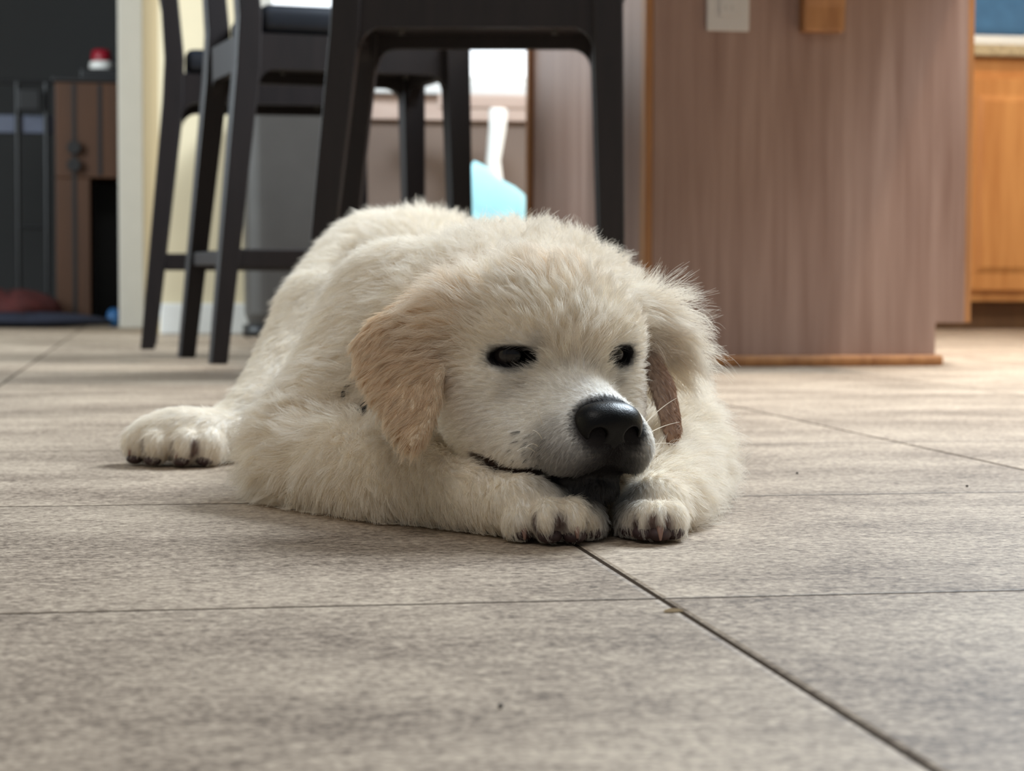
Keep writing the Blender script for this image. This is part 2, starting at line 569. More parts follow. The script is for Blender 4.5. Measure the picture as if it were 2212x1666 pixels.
# ------------------------------------------------------------------ bar stools
def make_stool():
    """local x runs from the back of the seat to its front"""
    root = empty('bar_stool', (0, 0, 0))
    W, D, HA, HT = 0.197, 0.146, 0.533, 0.596
    ES = M['espresso']
    BK, FR, SD = 0.056, 0.014, 0.014
    for sx in (-1, 1):
        for sy in (-1, 1):
            foot = Vector((-W - BK if sx < 0 else W + FR, sy * (D + SD), 0.0))
            knee = Vector((sx * W, sy * D, HA))
            b = MB()
            if sx < 0:     # back posts carry on above the seat and lean back
                rings = []
                for p, ww in ((foot, 0.031), (knee, 0.045), (Vector((-W + 0.004, sy * D, HT + 0.03)), 0.043),
                              (Vector((-W - 0.006, sy * D, 0.76)), 0.038), (Vector((-W - 0.03, sy * D, 0.88)), 0.033),
                              (Vector((-W - 0.066, sy * D, 1.0)), 0.028)):
                    h = ww / 2
                    rings.append([(p.x - h, p.y - h, p.z), (p.x + h, p.y - h, p.z), (p.x + h, p.y + h, p.z), (p.x - h, p.y + h, p.z)])
                b.beam(rings)
            else:
                b.sqbeam(foot, Vector((sx * W, sy * D, HT)), 0.034, 0.034, 0.047, 0.045)
            b.build('leg', ES, root, 0.003)
    # aprons with curved lower corners
    def apron(half, a0, a1, axis, off):
        r = 0.032
        n = 6
        poly = [(-half, HT), (-half, HA - r)]
        for i in range(n + 1):
            t = i / n * math.pi / 2
            poly.append((-half + r - r * math.cos(t), HA - r + r * math.sin(t)))
        for i in range(n + 1):
            t = i / n * math.pi / 2
            poly.append((half - r + r * math.sin(t), HA - r + r * math.cos(t)))
        poly += [(half, HA - r), (half, HT)]
        MB().prism(poly, axis, a0, a1).build('apron', ES, root)
    iw, idp = W - 0.0215, D - 0.0215
    apron(iw, -D - 0.011, -D + 0.011, 'y', 0)
    apron(iw, D - 0.011, D + 0.011, 'y', 0)
    apron(idp, -W - 0.011, -W + 0.011, 'x', 0)
    apron(idp, W - 0.011, W + 0.011, 'x', 0)
    # stretchers
    zs = 0.19
    k = 1 - zs / HA
    xb, xf, ys = -W - BK * k, W + FR * k, D + SD * k
    for sy in (-1, 1):
        MB().box(xb + 0.016, xf - 0.017, sy * ys - 0.009, sy * ys + 0.009, zs - 0.018, zs + 0.018).build('stretcher', ES, root, 0.003)
    MB().box(xb - 0.009, xb + 0.009, -ys + 0.017, ys - 0.017, zs - 0.012, zs + 0.014).build('stretcher', ES, root, 0.003)
    MB().box(xf - 0.009, xf + 0.009, -ys + 0.017, ys - 0.017, zs - 0.06, zs - 0.026).build('stretcher', ES, root, 0.003)
    # seat board, cushion, back rails
    MB().box(-W + 0.023, W - 0.023, -D + 0.012, D - 0.012, HA + 0.022, HT).build('seat_board', ES, root)
    cu = MB()
    cu.box(-W + 0.027, W + 0.035, -D - 0.004, D + 0.004, HT + 0.001, HT + 0.055)
    cu.build('cushion', M['leather'], root, 0.018, True, 4)
    for z0, z1, xx in ((0.80, 0.86, -W - 0.021), (0.92, 0.985, -W - 0.052)):
        MB().box(xx - 0.009, xx + 0.009, -D + 0.018, D - 0.018, z0, z1).build('back_rail', ES, root, 0.004)
    for sx in (-1, 1):
        MB().tube([(sx * 0.118, -D + 0.05, HA + 0.0215), (sx * 0.118, -D + 0.05, HA - 0.004)], 0.0045).build('bolt', M['steel'], root)
    return root


stool = make_stool()
stools = [
    ((-0.052, 3.315), -1.5, 'espresso wood bar stool nearest the puppy, its front leg beside the island'),
    ((-0.343, 3.985), 19.0, 'espresso wood bar stool in the middle, with light showing above its black cushion'),
    ((-0.565, 4.71), 9.0, 'espresso wood bar stool farthest back, nearest to the cream wall'),
]
for i, ((xc, zc), a, lab) in enumerate(stools):
    o = stool if i == 0 else copy_tree(stool)
    o.location = c2r(xc, zc)
    o.rotation_euler = (0, 0, R_(a) - YAW)
    tag(o, lab, 'bar stool', 'bar stools by the island')

# ------------------------------------------------------------------ steel bin by the back wall
tb = fl(600, 714)
bn = empty('trash_can', (fl(612, 712).x, YB - 0.2, 0))
tag(bn, 'brushed steel kitchen bin with black base standing by the back wall behind the stools', 'trash can')


def rrect(hx, hy, r, n=5):
    pts = []
    for cx_, cy_, a0 in ((hx - r, hy - r, 0), (-hx + r, hy - r, 90), (-hx + r, -hy + r, 180), (hx - r, -hy + r, 270)):
        for i in range(n + 1):
            a = R_(a0 + 90 * i / n)
            pts.append((cx_ + r * math.cos(a), cy_ + r * math.sin(a)))
    return pts


def rings_z(levels):
    return [[(x, y, z) for x, y in rrect(hx, hy, r)] for hx, hy, r, z in levels]


MB().beam(rings_z([(0.15, 0.12, 0.05, 0), (0.15, 0.12, 0.05, 0.03)])).build('bin_base', M['black'], bn, 0, True)
MB().beam(rings_z([(0.135, 0.11, 0.05, 0.031), (0.145, 0.12, 0.05, 0.06), (0.15, 0.125, 0.05, 0.6)])).build('bin_body', M['steel'], bn)
MB().beam(rings_z([(0.153, 0.128, 0.05, 0.601), (0.153, 0.128, 0.05, 0.63), (0.13, 0.105, 0.05, 0.65)])).build('bin_lid', M['black'], bn)

# ------------------------------------------------------------------ white chair with a pale blue cloth
ZC = 5.55
q0 = at(1080, 492, ZC)
ch = empty('small_chair', (q0.x, q0.y, 0), -YAW + R_(4))
tag(ch, 'small white painted chair below the back window, seen through the nearest stool', 'chair')
WG = M['white_gloss']
SH = q0.z - 0.004
for sx in (-1, 1):
    for sy in (-1, 1):
        MB().tube([(sx * 0.15, sy * 0.14, 0), (sx * 0.135, sy * 0.13, SH - 0.032)], [0.012, 0.017]).build('leg', WG, ch, 0, True)
MB().beam([[(x, y, z) for x, y in rrect(0.17 - i, 0.165 - i, 0.05)] for i, z in ((0.01, SH - 0.031), (0, SH - 0.024), (0, SH - 0.007), (0.01, SH))]).build('seat', WG, ch)
zt = at(1080, 238, ZC + 0.16).z
MB().tube([(0.0, 0.135, SH + 0.001), (-0.004, 0.14, SH + 0.1), (-0.010, 0.145, SH + 0.19), (0.002, 0.15, zt - 0.05), (0.004, 0.155, zt)],
          [0.024, 0.026, 0.021, 0.025, 0.027]).build('back_splat', WG, ch, 0, True)
MB().box(-0.16, 0.16, 0.14, 0.17, zt + 0.001, zt + 0.04).build('top_rail', M['table_wood'], ch, 0.006)
# cloth: bunched upright on the seat, one corner poking out at the left
cpx = [(962, 395), (984, 362), (1004, 380), (1024, 346), (1046, 356), (1078, 384), (1112, 402), (1134, 420), (1138, 470), (1124, 486),
       (1098, 491), (1050, 491), (1028, 478), (1006, 440), (984, 424)]
cloc = Vector((q0.x, q0.y, 0))


def cpt(px, py, dy):
    p_ = at(px, py, ZC - 0.06 + dy)
    return p_ - cloc


rings = []
for sc_, dy in ((0.80, -0.03), (0.93, -0.024), (1.0, -0.008), (1.0, 0.008), (0.93, 0.024), (0.80, 0.03)):
    ring = []
    for k, (x, y) in enumerate(cpx):
        xx, yy = 1066 + (x - 1066) * sc_, 430 + (y - 430) * sc_
        ring.append(cpt(xx, min(yy, 491), dy + 0.006 * math.sin(k * 2.1)))
    rings.append(ring)
clo = MB().beam(rings).build('cloth', M['blue_cloth'], None, 0, True)
clo.location = cloc
zmin = min(v.co.z for v in clo.data.vertices)
clo.location.z = SH + 0.0015 - zmin
tag(clo, 'pale blue cloth bunched upright on the small white chair', 'cloth')

# ------------------------------------------------------------------ things in the dark room
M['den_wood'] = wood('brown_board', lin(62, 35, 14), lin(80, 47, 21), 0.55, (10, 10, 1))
M['red'] = plain('red_plastic', lin(150, 22, 40), 0.4)
M['navy'] = plain('navy_fabric', lin(30, 34, 50), 0.85, 0.2)
M['blue_plastic'] = plain('blue_plastic', lin(34, 84, 130), 0.5)
M['rust'] = plain('rust_fabric', lin(76, 30, 28), 0.85, 0.25)
M['slate'] = plain('slate_grey', lin(92, 98, 116), 0.6)
d0 = YD + 0.35
zd = 6.85


p0, p1 = atY(122, 650, d0), atY(300, 180, d0)
xk = atY(195, 400, d0).x
zk = atY(195, 385, d0).z
ds = empty('desk', (p0.x, d0, 0))
tag(ds, 'brown wooden desk end with two round black knobs in the dark room', 'desk')
X0d, X1d, ZT = p0.x, p1.x, p1.z
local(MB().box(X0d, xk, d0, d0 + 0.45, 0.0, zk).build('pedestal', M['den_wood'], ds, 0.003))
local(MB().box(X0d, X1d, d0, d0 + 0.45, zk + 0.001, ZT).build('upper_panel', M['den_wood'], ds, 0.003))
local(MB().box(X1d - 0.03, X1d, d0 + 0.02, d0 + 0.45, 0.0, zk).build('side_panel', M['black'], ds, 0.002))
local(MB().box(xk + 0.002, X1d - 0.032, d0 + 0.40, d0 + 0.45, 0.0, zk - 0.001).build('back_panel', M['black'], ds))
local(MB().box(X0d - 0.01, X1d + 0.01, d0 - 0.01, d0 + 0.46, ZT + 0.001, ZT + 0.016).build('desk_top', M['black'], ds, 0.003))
for px in (160, 216):
    q = atY(px, 300, d0)
    local(MB().box(q.x - 0.006, q.x + 0.006, d0 - 0.003, d0 - 0.0008, (0.02 if px < 190 else zk + 0.01), ZT - 0.005).build('groove_strip', M['black'], ds))
for py in (319, 357):
    q = atY(160, py, d0)
    local(MB().tube([(q.x, d0 - 0.004, q.z), (q.x, d0 - 0.012, q.z), (q.x, d0 - 0.014, q.z), (q.x, d0 - 0.03, q.z)], [0.008, 0.010, 0.022, 0.021], 16).build('knob', M['black'], ds))
bx = atY(225, 165, d0 + 0.1)
bk = MB().box(bx.x - 0.075, bx.x + 0.12, d0 + 0.05, d0 + 0.25, ZT + 0.0165, ZT + 0.05).build('box', M['black'], None, 0.004)
tag(bk, 'flat black box lying on the brown desk under the red lidded jar', 'box')
jar = empty('jar', (atY(219, 130, d0 + 0.13).x, d0 + 0.13, ZT + 0.0505))
tag(jar, 'small white jar with a red lid on the black box in the dark room', 'jar')
MB().lathe([(0.036, 0), (0.039, 0.004), (0.039, 0.024), (0.034, 0.03)]).build('jar_body', M['white_gloss'], jar, 0, True)
MB().lathe([(0.032, 0.031), (0.034, 0.034), (0.031, 0.064), (0.02, 0.07)]).build('lid', M['red'], jar, 0, True)
# metal rack at the far left
fx = [atY(38, 300, d0 + 0.25).x, atY(100, 300, d0 + 0.25).x]
rk = empty('wire_rack', (fx[0], d0 + 0.25, 0))
tag(rk, 'thin black metal rack standing left of the brown desk in the dark room', 'rack')
ztop = atY(60, 178, d0 + 0.25).z
for x in fx:
    local(MB().tube([(x, d0 + 0.25, 0), (x, d0 + 0.25, ztop)], 0.009).build('upright', M['black'], rk))
local(MB().tube([(fx[0] - 0.4, d0 + 0.25, ztop), (min(fx[1] + 0.04, X0d - 0.02), d0 + 0.25, ztop)], 0.008).build('crossbar', M['black'], rk))
zz = atY(60, 490, d0 + 0.25).z
local(MB().tube([(fx[0], d0 + 0.25, zz), (fx[1], d0 + 0.25, zz)], 0.008).build('crossbar', M['black'], rk))
q = atY(60, 270, d0 + 0.3)
sb = local(MB().box(fx[0] - 0.4, min(fx[1] + 0.03, X0d - 0.02), d0 + 0.262, d0 + 0.31, q.z - 0.03, q.z + 0.03).build('shelf_board', M['slate'], rk, 0.004))
q = atY(64, 217, d0 + 0.25)
local(MB().box(q.x - 0.035, q.x + 0.035, d0 + 0.21, d0 + 0.24, q.z - 0.035, q.z + 0.035).build('control_box', M['black'], rk, 0.004))


def lump(name, px, py, dy, rx, ry, rz, m, lab, cat):
    q_ = atY(px, py, d0 + dy)
    b = MB()
    rng = random.Random(int(px))
    rings = []
    for i in range(9):
        t = math.pi * (0.06 + 0.88 * i / 8)
        rings.append([(rx * math.sin(t) * math.cos(a) * (1 + 0.12 * math.sin(3 * a + px)), ry * math.sin(t) * math.sin(a),
                       rz * (1 - math.cos(t)) * (1 + 0.1 * math.sin(5 * a))) for a in [2 * math.pi * j / 20 for j in range(20)]])
    b.beam(rings)
    o = b.build(name, m, None, 0, True)
    o.location = (q_.x, q_.y, 0.001)
    return tag(o, lab, cat)


lump('blanket', 20, 660, -0.1, 0.15, 0.12, 0.055, M['rust'], 'crumpled rust red blanket on the floor of the dark room', 'blanket')
lump('cushion', 60, 690, -0.28, 0.26, 0.07, 0.022, M['navy'], 'flat navy blue cushion along the doorway floor in front of the red blanket', 'cushion')
lump('toy_ball', 246, 690, -0.28, 0.024, 0.024, 0.028, M['blue_plastic'], 'small blue plastic toy on the floor beside the white door casing', 'toy')


# ------------------------------------------------------------------ crumbs on the tiles
M['splinter'] = plain('pale_splinter', lin(226, 206, 172), 0.7, 0.1, 200)
M['crumb'] = plain('dark_crumb', lin(48, 40, 34), 0.8, 0.2, 200)
q_ = fl(1455, 1323)
sp = MB()
sp.beam([[(x, y * w_, 0.0 + z * w_) for y, z in ((-0.0014, 0), (0.0014, 0), (0.0012, 0.0014), (-0.001, 0.0018))] for x, w_ in ((-0.0045, 0.5), (-0.002, 1.0), (0.002, 0.9), (0.0046, 0.4))])
so = sp.build('splinter', M['splinter'])
so.location = (q_.x, q_.y, 0.0003)
tag(so, 'tiny pale wood splinter on the tile in front of the paws by the long joint', 'splinter')
for px, py, lab in ((1081, 1531, 'dark crumb on the nearest tile at the bottom middle'), (1722, 1025, 'dark crumb on the tiles right of the puppy, nearer to its elbow'),
                    (2089, 1053, 'dark crumb on the tiles far right of the puppy'), (577, 1038, 'dark crumb on the tile between hind paw and elbow')):
    q_ = fl(px, py)
    r_ = 0.0011
    b = MB().lathe([(r_ * 0.6, 0), (r_, r_ * 0.5), (r_ * 0.9, r_ * 1.0), (r_ * 0.4, r_ * 1.4)], 9)
    o = b.build('crumb', M['crumb'], None, 0, True)
    o.location = (q_.x, q_.y, 0.0003)
    tag(o, lab, 'crumb', 'crumbs on the floor tiles')

# ================================================================== the puppy
rng = np.random.default_rng(7)
C_WHITE, C_CREAM, C_TAN = np.array(lin(247, 244, 239)), np.array(lin(245, 238, 226)), np.array(lin(224, 199, 165))
C_BROWN, C_DARK, C_GREY, C_PINK = np.array(lin(150, 112, 84)), np.array(lin(26, 23, 24)), np.array(lin(112, 104, 104)), np.array(lin(150, 106, 96))
V = lambda v: np.array([v[0], v[1], v[2]], float)
RG, FW, UP = V(RGT), V(FWD), np.array([0, 0, 1.0])
AT = lambda px, py, d: V(at(px, py, d))
CAMI = np.array(CAM_M.inverted())

# head frame: mid-eye origin, f = towards the nose, r = towards picture right, u = up (centimetres)
HY, HP = R_(23), R_(7)
hf0 = math.sin(HY) * RG - math.cos(HY) * FW
HR = math.cos(HY) * RG + math.sin(HY) * FW
HF = math.cos(HP) * hf0 - math.sin(HP) * UP
HU = np.cross(HR, HF)
if HU[2] < 0:
    HU = -HU
HO = AT(1223, 769, 1.272)
HM = np.stack([HF, HR, HU], 0)            # rows: local axes in room space


def hp(f, r, u):
    return HO + 0.01 * (f * HF + r * HR + u * HU)


def to_head(p):
    return ((p - HO) @ HM.T) * 100.0


class Prim:
    def __init__(self, k, flow, length, lift, col, fine=1.0):
        self.k, self.flow, self.len, self.lift, self.col, self.fine = k, flow, length, lift, np.array(col), fine


class Ell(Prim):
    def __init__(self, c, r, rot=None, **kw):
        super().__init__(**kw)
        self.c, self.r = np.array(c), np.array(r)
        self.rot = np.eye(3) if rot is None else np.array(rot)   # rows = axes
        self.lo, self.hi = self.c - max(r), self.c + max(r)

    def d(self, p):
        q = (p - self.c) @ self.rot.T
        k0 = np.sqrt(((q / self.r) ** 2).sum(-1))
        k1 = np.sqrt(((q / self.r ** 2) ** 2).sum(-1)) + 1e-9
        return k0 * (k0 - 1.0) / k1


class Cone(Prim):
    def __init__(self, a, b, ra, rb, **kw):
        super().__init__(**kw)
        self.a, self.b, self.ra, self.rb = np.array(a), np.array(b), ra, rb
        self.lo = np.minimum(self.a - ra, self.b - rb)
        self.hi = np.maximum(self.a + ra, self.b + rb)

    def d(self, p):
        ba = self.b - self.a
        t = np.clip(((p - self.a) @ ba) / (ba @ ba), 0, 1)
        q = p - self.a - t[..., None] * ba
        return np.sqrt((q * q).sum(-1)) - (self.ra + (self.rb - self.ra) * t)


class Flap(Prim):
    """a hanging ear: an outline with a thickness, following a slanted and curved sheet"""

    def __init__(self, poly, zf, t, **kw):
        super().__init__(**kw)
        self.zf, self.t = zf, t
        self.zr = np.mean([zf(x, y) for x, y in poly])
        self.poly = np.array([((x - CX) / FPX * self.zr, (CY - y) / FPX * self.zr) for x, y in poly])
        pts = np.array([AT(x, y, zf(x, y)) for x, y in poly])
        self.lo, self.hi = pts.min(0) - 0.02, pts.max(0) + 0.02

    def d(self, p):
        sh = p.shape[:-1]
        q = p.reshape(-1, 3) @ CAMI[:3, :3].T + CAMI[:3, 3]
        zc = -q[:, 2]
        u = q[:, :2] / zc[:, None] * self.zr
        a = self.poly
        n = len(a)
        dist = np.full(len(u), 1e9)
        sgn = np.ones(len(u))
        for i in range(n):
            v0, v1 = a[i], a[(i + 1) % n]
            e = v1 - v0
            wv = u - v0
            tt = np.clip((wv @ e) / (e @ e), 0, 1)
            bb = wv - tt[:, None] * e
            dist = np.minimum(dist, (bb * bb).sum(1))
            c1 = u[:, 1] >= v0[1]
            c2 = u[:, 1] < v1[1]
            c3 = e[0] * wv[:, 1] > e[1] * wv[:, 0]
            flip = (c1 & c2 & c3) | (~c1 & ~c2 & ~c3)
            sgn = np.where(flip, -sgn, sgn)
        d2 = sgn * np.sqrt(dist)
        px, py = q[:, 0] / zc * FPX + CX, CY - q[:, 1] / zc * FPX
        dz = np.abs(zc - self.zf(px, py)) * 0.85 - self.t
        r = 0.003
        x = np.maximum(d2 + r, 0)
        y = np.maximum(dz + r, 0)
        out = np.sqrt(x * x + y * y) + np.minimum(np.maximum(d2 + r, dz + r), 0) - r
        return out.reshape(sh)


def const(v):
    v = np.array(v, float)
    v = v / np.linalg.norm(v)
    return lambda p: np.broadcast_to(v, p.shape)


def away(o, bias=(0, 0, 0), kb=0.0):
    o, bias = np.array(o), np.array(bias, float)

    def fn(p):
        q = p - o
        q = q / (np.linalg.norm(q, axis=-1, keepdims=True) + 1e-9) + kb * bias
        return q / (np.linalg.norm(q, axis=-1, keepdims=True) + 1e-9)
    return fn


BACK = FW * 0.9 - RG * 0.2 - UP * 0.15
prims = []
add = prims.append
# ---- trunk
f_side = away(AT(1060, 600, 1.42), (-0.1, 0.3, -1.0), 0.7)
AXW = np.stack([RG, FW, UP])
add(Ell(AT(1075, 860, 1.53), (0.112, 0.15, 0.098), AXW, k=0.03, flow=f_side, length=0.025, lift=0.45, col=C_CREAM))
add(Ell(AT(1125, 728, 1.50), (0.086, 0.11, 0.060), AXW, k=0.04, flow=away(AT(1150, 640, 1.3), (0, 0, 0.25), 0.5), length=0.024, lift=0.42, col=C_CREAM))
add(Ell(AT(1010, 775, 1.70), (0.094, 0.15, 0.094), AXW, k=0.03, flow=const(BACK * 0.6 - 0.3 * RG - 0.4 * UP), length=0.013, lift=0.34, col=C_CREAM))
add(Ell(AT(905, 705, 1.95), (0.088, 0.12, 0.103), AXW, k=0.03, flow=const(BACK + 0.3 * UP), length=0.02, lift=0.5, col=C_CREAM))
# right shoulder (picture left) and upper arm
add(Cone(AT(865, 685, 1.54), AT(722, 915, 1.465), 0.054, 0.042, k=0.03, flow=const(-0.45 * RG - 0.8 * UP - 0.1 * FW), length=0.014, lift=0.34, col=C_CREAM))
add(Cone(AT(830, 870, 1.47), AT(690, 955, 1.45), 0.045, 0.040, k=0.02, flow=const(-0.8 * RG - 0.5 * UP), length=0.022, lift=0.45, col=C_CREAM))
# right forearm and paw
f_arm = const(0.35 * RG - 0.85 * UP - 0.35 * FW)
add(Cone(AT(640, 990, 1.435), AT(870, 1040, 1.33), 0.0345, 0.030, k=0.010, flow=away(AT(760, 950, 1.38), -0.7 * UP, 0.6), length=0.021, lift=0.5, col=C_CREAM))
add(Cone(AT(870, 1040, 1.33), AT(1085, 1090, 1.255), 0.030, 0.0195, k=0.014, flow=f_arm, length=0.012, lift=0.34, col=C_CREAM))
f_paw = const(0.45 * RG - 0.6 * UP - 0.6 * FW)
add(Ell(AT(1150, 1092, 1.236), (0.027, 0.022, 0.0185), np.stack([RG, FW, UP]), k=0.010, flow=f_paw, length=0.007, lift=0.2, col=C_CREAM, fine=1.6))
toes = [(1122, 1126, 1.222), (1182, 1122, 1.210), (1234, 1120, 1.212), (1270, 1130, 1.230)]
for (x, y, z) in toes:
    c = AT(x, y, z)
    add(Ell(c + np.array([0, 0, max(0, 0.0125 - c[2])]), (0.0098, 0.019, 0.0125), np.stack([RG, FW, UP]), k=0.0035, flow=const(0.25 * RG - 0.9 * UP - 0.4 * FW), length=0.007, lift=0.25, col=C_CREAM, fine=1.8))
# left arm (picture right)
add(Cone(AT(1325, 840, 1.55), AT(1425, 985, 1.45), 0.050, 0.036, k=0.03, flow=const(0.9 * RG - 0.4 * UP), length=0.024, lift=0.5, col=C_CREAM))
add(Cone(AT(1440, 1002, 1.45), AT(1422, 1085, 1.280), 0.035, 0.020, k=0.012, flow=const(0.95 * RG - 0.3 * UP + 0.15 * FW), length=0.021, lift=0.5, col=C_CREAM))
add(Ell(AT(1414, 1096, 1.250), (0.0190, 0.024, 0.0185), np.stack([RG, FW, UP]), k=0.010, flow=const(0.2 * RG - 0.8 * UP - 0.5 * FW), length=0.008, lift=0.28, col=C_CREAM, fine=1.6))
toes2 = [(1362, 1125, 1.240), (1390, 1126, 1.226), (1422, 1126, 1.222), (1450, 1130, 1.230)]
for (x, y, z) in toes2:
    c = AT(x, y, z)
    add(Ell(c + np.array([0, 0, max(0, 0.012 - c[2])]), (0.0080, 0.018, 0.0120), np.stack([RG, FW, UP]), k=0.0035, flow=const(0.1 * RG - 0.9 * UP - 0.4 * FW), length=0.007, lift=0.28, col=C_CREAM, fine=1.8))
# right hind leg (picture left)
add(Cone(AT(815, 602, 1.98), AT(704, 690, 1.88), 0.060, 0.044, k=0.005, flow=const(-0.6 * RG - 0.5 * UP - 0.2 * FW), length=0.013, lift=0.45, col=C_CREAM))
add(Cone(AT(704, 690, 1.88), AT(624, 795, 1.82), 0.044, 0.030, k=0.005, flow=const(-0.45 * RG - 0.85 * UP - 0.2 * FW), length=0.011, lift=0.35, col=C_CREAM))
add(Cone(AT(624, 795, 1.82), AT(548, 885, 1.76), 0.030, 0.0205, k=0.005, flow=const(-0.45 * RG - 0.85 * UP - 0.2 * FW), length=0.010, lift=0.3, col=C_CREAM))
add(Cone(AT(548, 885, 1.76), AT(490, 932, 1.735), 0.0205, 0.0190, k=0.005, flow=const(-0.8 * RG - 0.5 * UP), length=0.010, lift=0.3, col=C_CREAM))
add(Ell(AT(400, 938, 1.72), (0.043, 0.030, 0.0205), np.stack([RG, FW, UP]), k=0.012, flow=const(-0.7 * RG - 0.7 * UP), length=0.009, lift=0.25, col=C_CREAM, fine=1.2))
toes3 = [(303, 957, 1.715), (341, 960, 1.700), (403, 962, 1.694), (452, 962, 1.700)]
for (x, y, z) in toes3:
    c = AT(x, y, z)
    add(Ell(c + np.array([0, 0, max(0, 0.0135 - c[2])]), (0.0135, 0.019, 0.0145), np.stack([RG, FW, UP]), k=0.004, flow=const(-0.3 * RG - 0.9 * UP - 0.2 * FW), length=0.009, lift=0.25, col=C_CREAM, fine=1.3))
# left hind leg and tail, mostly out of sight
add(Cone(AT(1085, 640, 1.96), AT(1235, 740, 1.86), 0.06, 0.05, k=0.03, flow=const(0.5 * RG - 0.7 * UP), length=0.012, lift=0.3, col=C_CREAM))
add(Cone(AT(1235, 740, 1.86), AT(1260, 880, 1.72), 0.05, 0.025, k=0.02, flow=const(0.5 * RG - 0.7 * UP), length=0.012, lift=0.3, col=C_CREAM))
add(Cone(AT(870, 760, 2.03), AT(960, 770, 2.28), 0.035, 0.015, k=0.03, flow=const(FW), length=0.03, lift=0.35, col=C_WHITE))
add(Cone(AT(1110, 760, 1.50), hp(-6, 0, -1.0), 0.085, 0.055, k=0.03, flow=away(hp(3, 0, 0), (0, 0, -0.3), 0.6), length=0.02, lift=0.35, col=C_CREAM))
# ---- head
NBODY = len(prims)
nose_c = hp(7.4, 0, -3.5)
f_head = away(nose_c, UP * 0.2, 0.3)
HX = HM
add(Ell(hp(-4.8, 0, 0.3), (0.062, 0.060, 0.049), HX, k=0.02, flow=away(hp(4, 0.4, -1.0), UP * 0.3, 0.3), length=0.019, lift=0.5, col=C_CREAM, fine=1.2))
for s_ in (-1, 1):
    add(Ell(hp(-1.5, s_ * 2.9, 1.4), (0.022, 0.024, 0.016), HX, k=0.016, flow=f_head, length=0.008, lift=0.4, col=C_CREAM, fine=1.8))
    add(Ell(hp(-3.6, s_ * 3.9, -3.2), (0.040, 0.028, 0.040), HX, k=0.02, flow=away(nose_c, -UP, 0.25), length=0.0065, lift=0.2, col=C_CREAM * 0.4 + C_WHITE * 0.6, fine=1.8))
    add(Ell(hp(-0.6, s_ * 2.7, -5.3), (0.046, 0.025, 0.024), HX, k=0.018, flow=away(nose_c, -UP, 0.35), length=0.006, lift=0.2, col=C_CREAM * 0.4 + C_WHITE * 0.6, fine=1.9))
    add(Ell(hp(4.1, s_ * 1.80, -4.65), (0.0300, 0.0185, 0.0200), HX, k=0.007, flow=away(hp(7, 0, -3.0), -UP, 0.6), length=0.0052, lift=0.2, col=C_WHITE, fine=2.2))
add(Cone(hp(-0.5, 0, -3.3), hp(5.1, 0, -3.7), 0.0310, 0.0230, k=0.014, flow=away(nose_c), length=0.0045, lift=0.16, col=C_WHITE, fine=2.2))
add(Ell(hp(3.4, 0, -7.2), (0.028, 0.020, 0.0110), HX, k=0.004, flow=away(nose_c, -UP, 0.8), length=0.006, lift=0.3, col=C_WHITE * 0.5 + C_GREY * 0.5, fine=1.6))
# ears
pE = [(1000, 650), (960, 625), (890, 645), (805, 690), (762, 742), (775, 800), (812, 868), (858, 938), (888, 968), (908, 962), (932, 922), (948, 870), (958, 810), (985, 735)]


def zE(x, y):
    return 1.320 - 0.00030 * (y - 640) + 0.012 * ((x - 890) / 120.0) ** 2


add(Flap(pE, zE, 0.0060, k=0.005, flow=const(-0.40 * RG - 0.85 * UP - 0.1 * FW), length=0.011, lift=0.10, col=C_TAN * 0.75 + C_CREAM * 0.25, fine=1.7))
add(Ell(hp(-5.4, -5.3, 1.2), (0.026, 0.022, 0.024), HX, k=0.014, flow=away(hp(-3, -2, 2.5), -RG - 0.35 * UP, 0.7), length=0.022, lift=0.38, col=C_CREAM * 0.6 + C_TAN * 0.4))
add(Ell(hp(-5.6, -6.3, -0.4), (0.020, 0.020, 0.02), HX, k=0.014, flow=const(-0.75 * RG - 0.6 * UP), length=0.024, lift=0.3, col=C_CREAM * 0.5 + C_TAN * 0.5))
pE2 = [(1390, 740), (1425, 770), (1458, 830), (1466, 880), (1474, 935), (1460, 962), (1438, 956), (1426, 905), (1410, 860), (1396, 800)]


def zE2(x, y):
    return 1.345 - 0.00022 * (y - 750) + 0.00010 * (x - 1430)


add(Flap(pE2, zE2, 0.004, k=0.006, flow=const(0.2 * RG - UP), length=0.004, lift=0.1, col=C_BROWN, fine=1.6))
add(Ell(hp(-6.0, 5.2, 0.6), (0.026, 0.022, 0.026), HX, k=0.016, flow=const(0.85 * RG - 0.45 * UP + 0.2 * FW), length=0.030, lift=0.42, col=C_CREAM))
add(Cone(AT(1400, 705, 1.37), AT(1452, 765, 1.375), 0.020, 0.012, k=0.012, flow=const(0.85 * RG - 0.5 * UP), length=0.028, lift=0.4, col=C_CREAM))

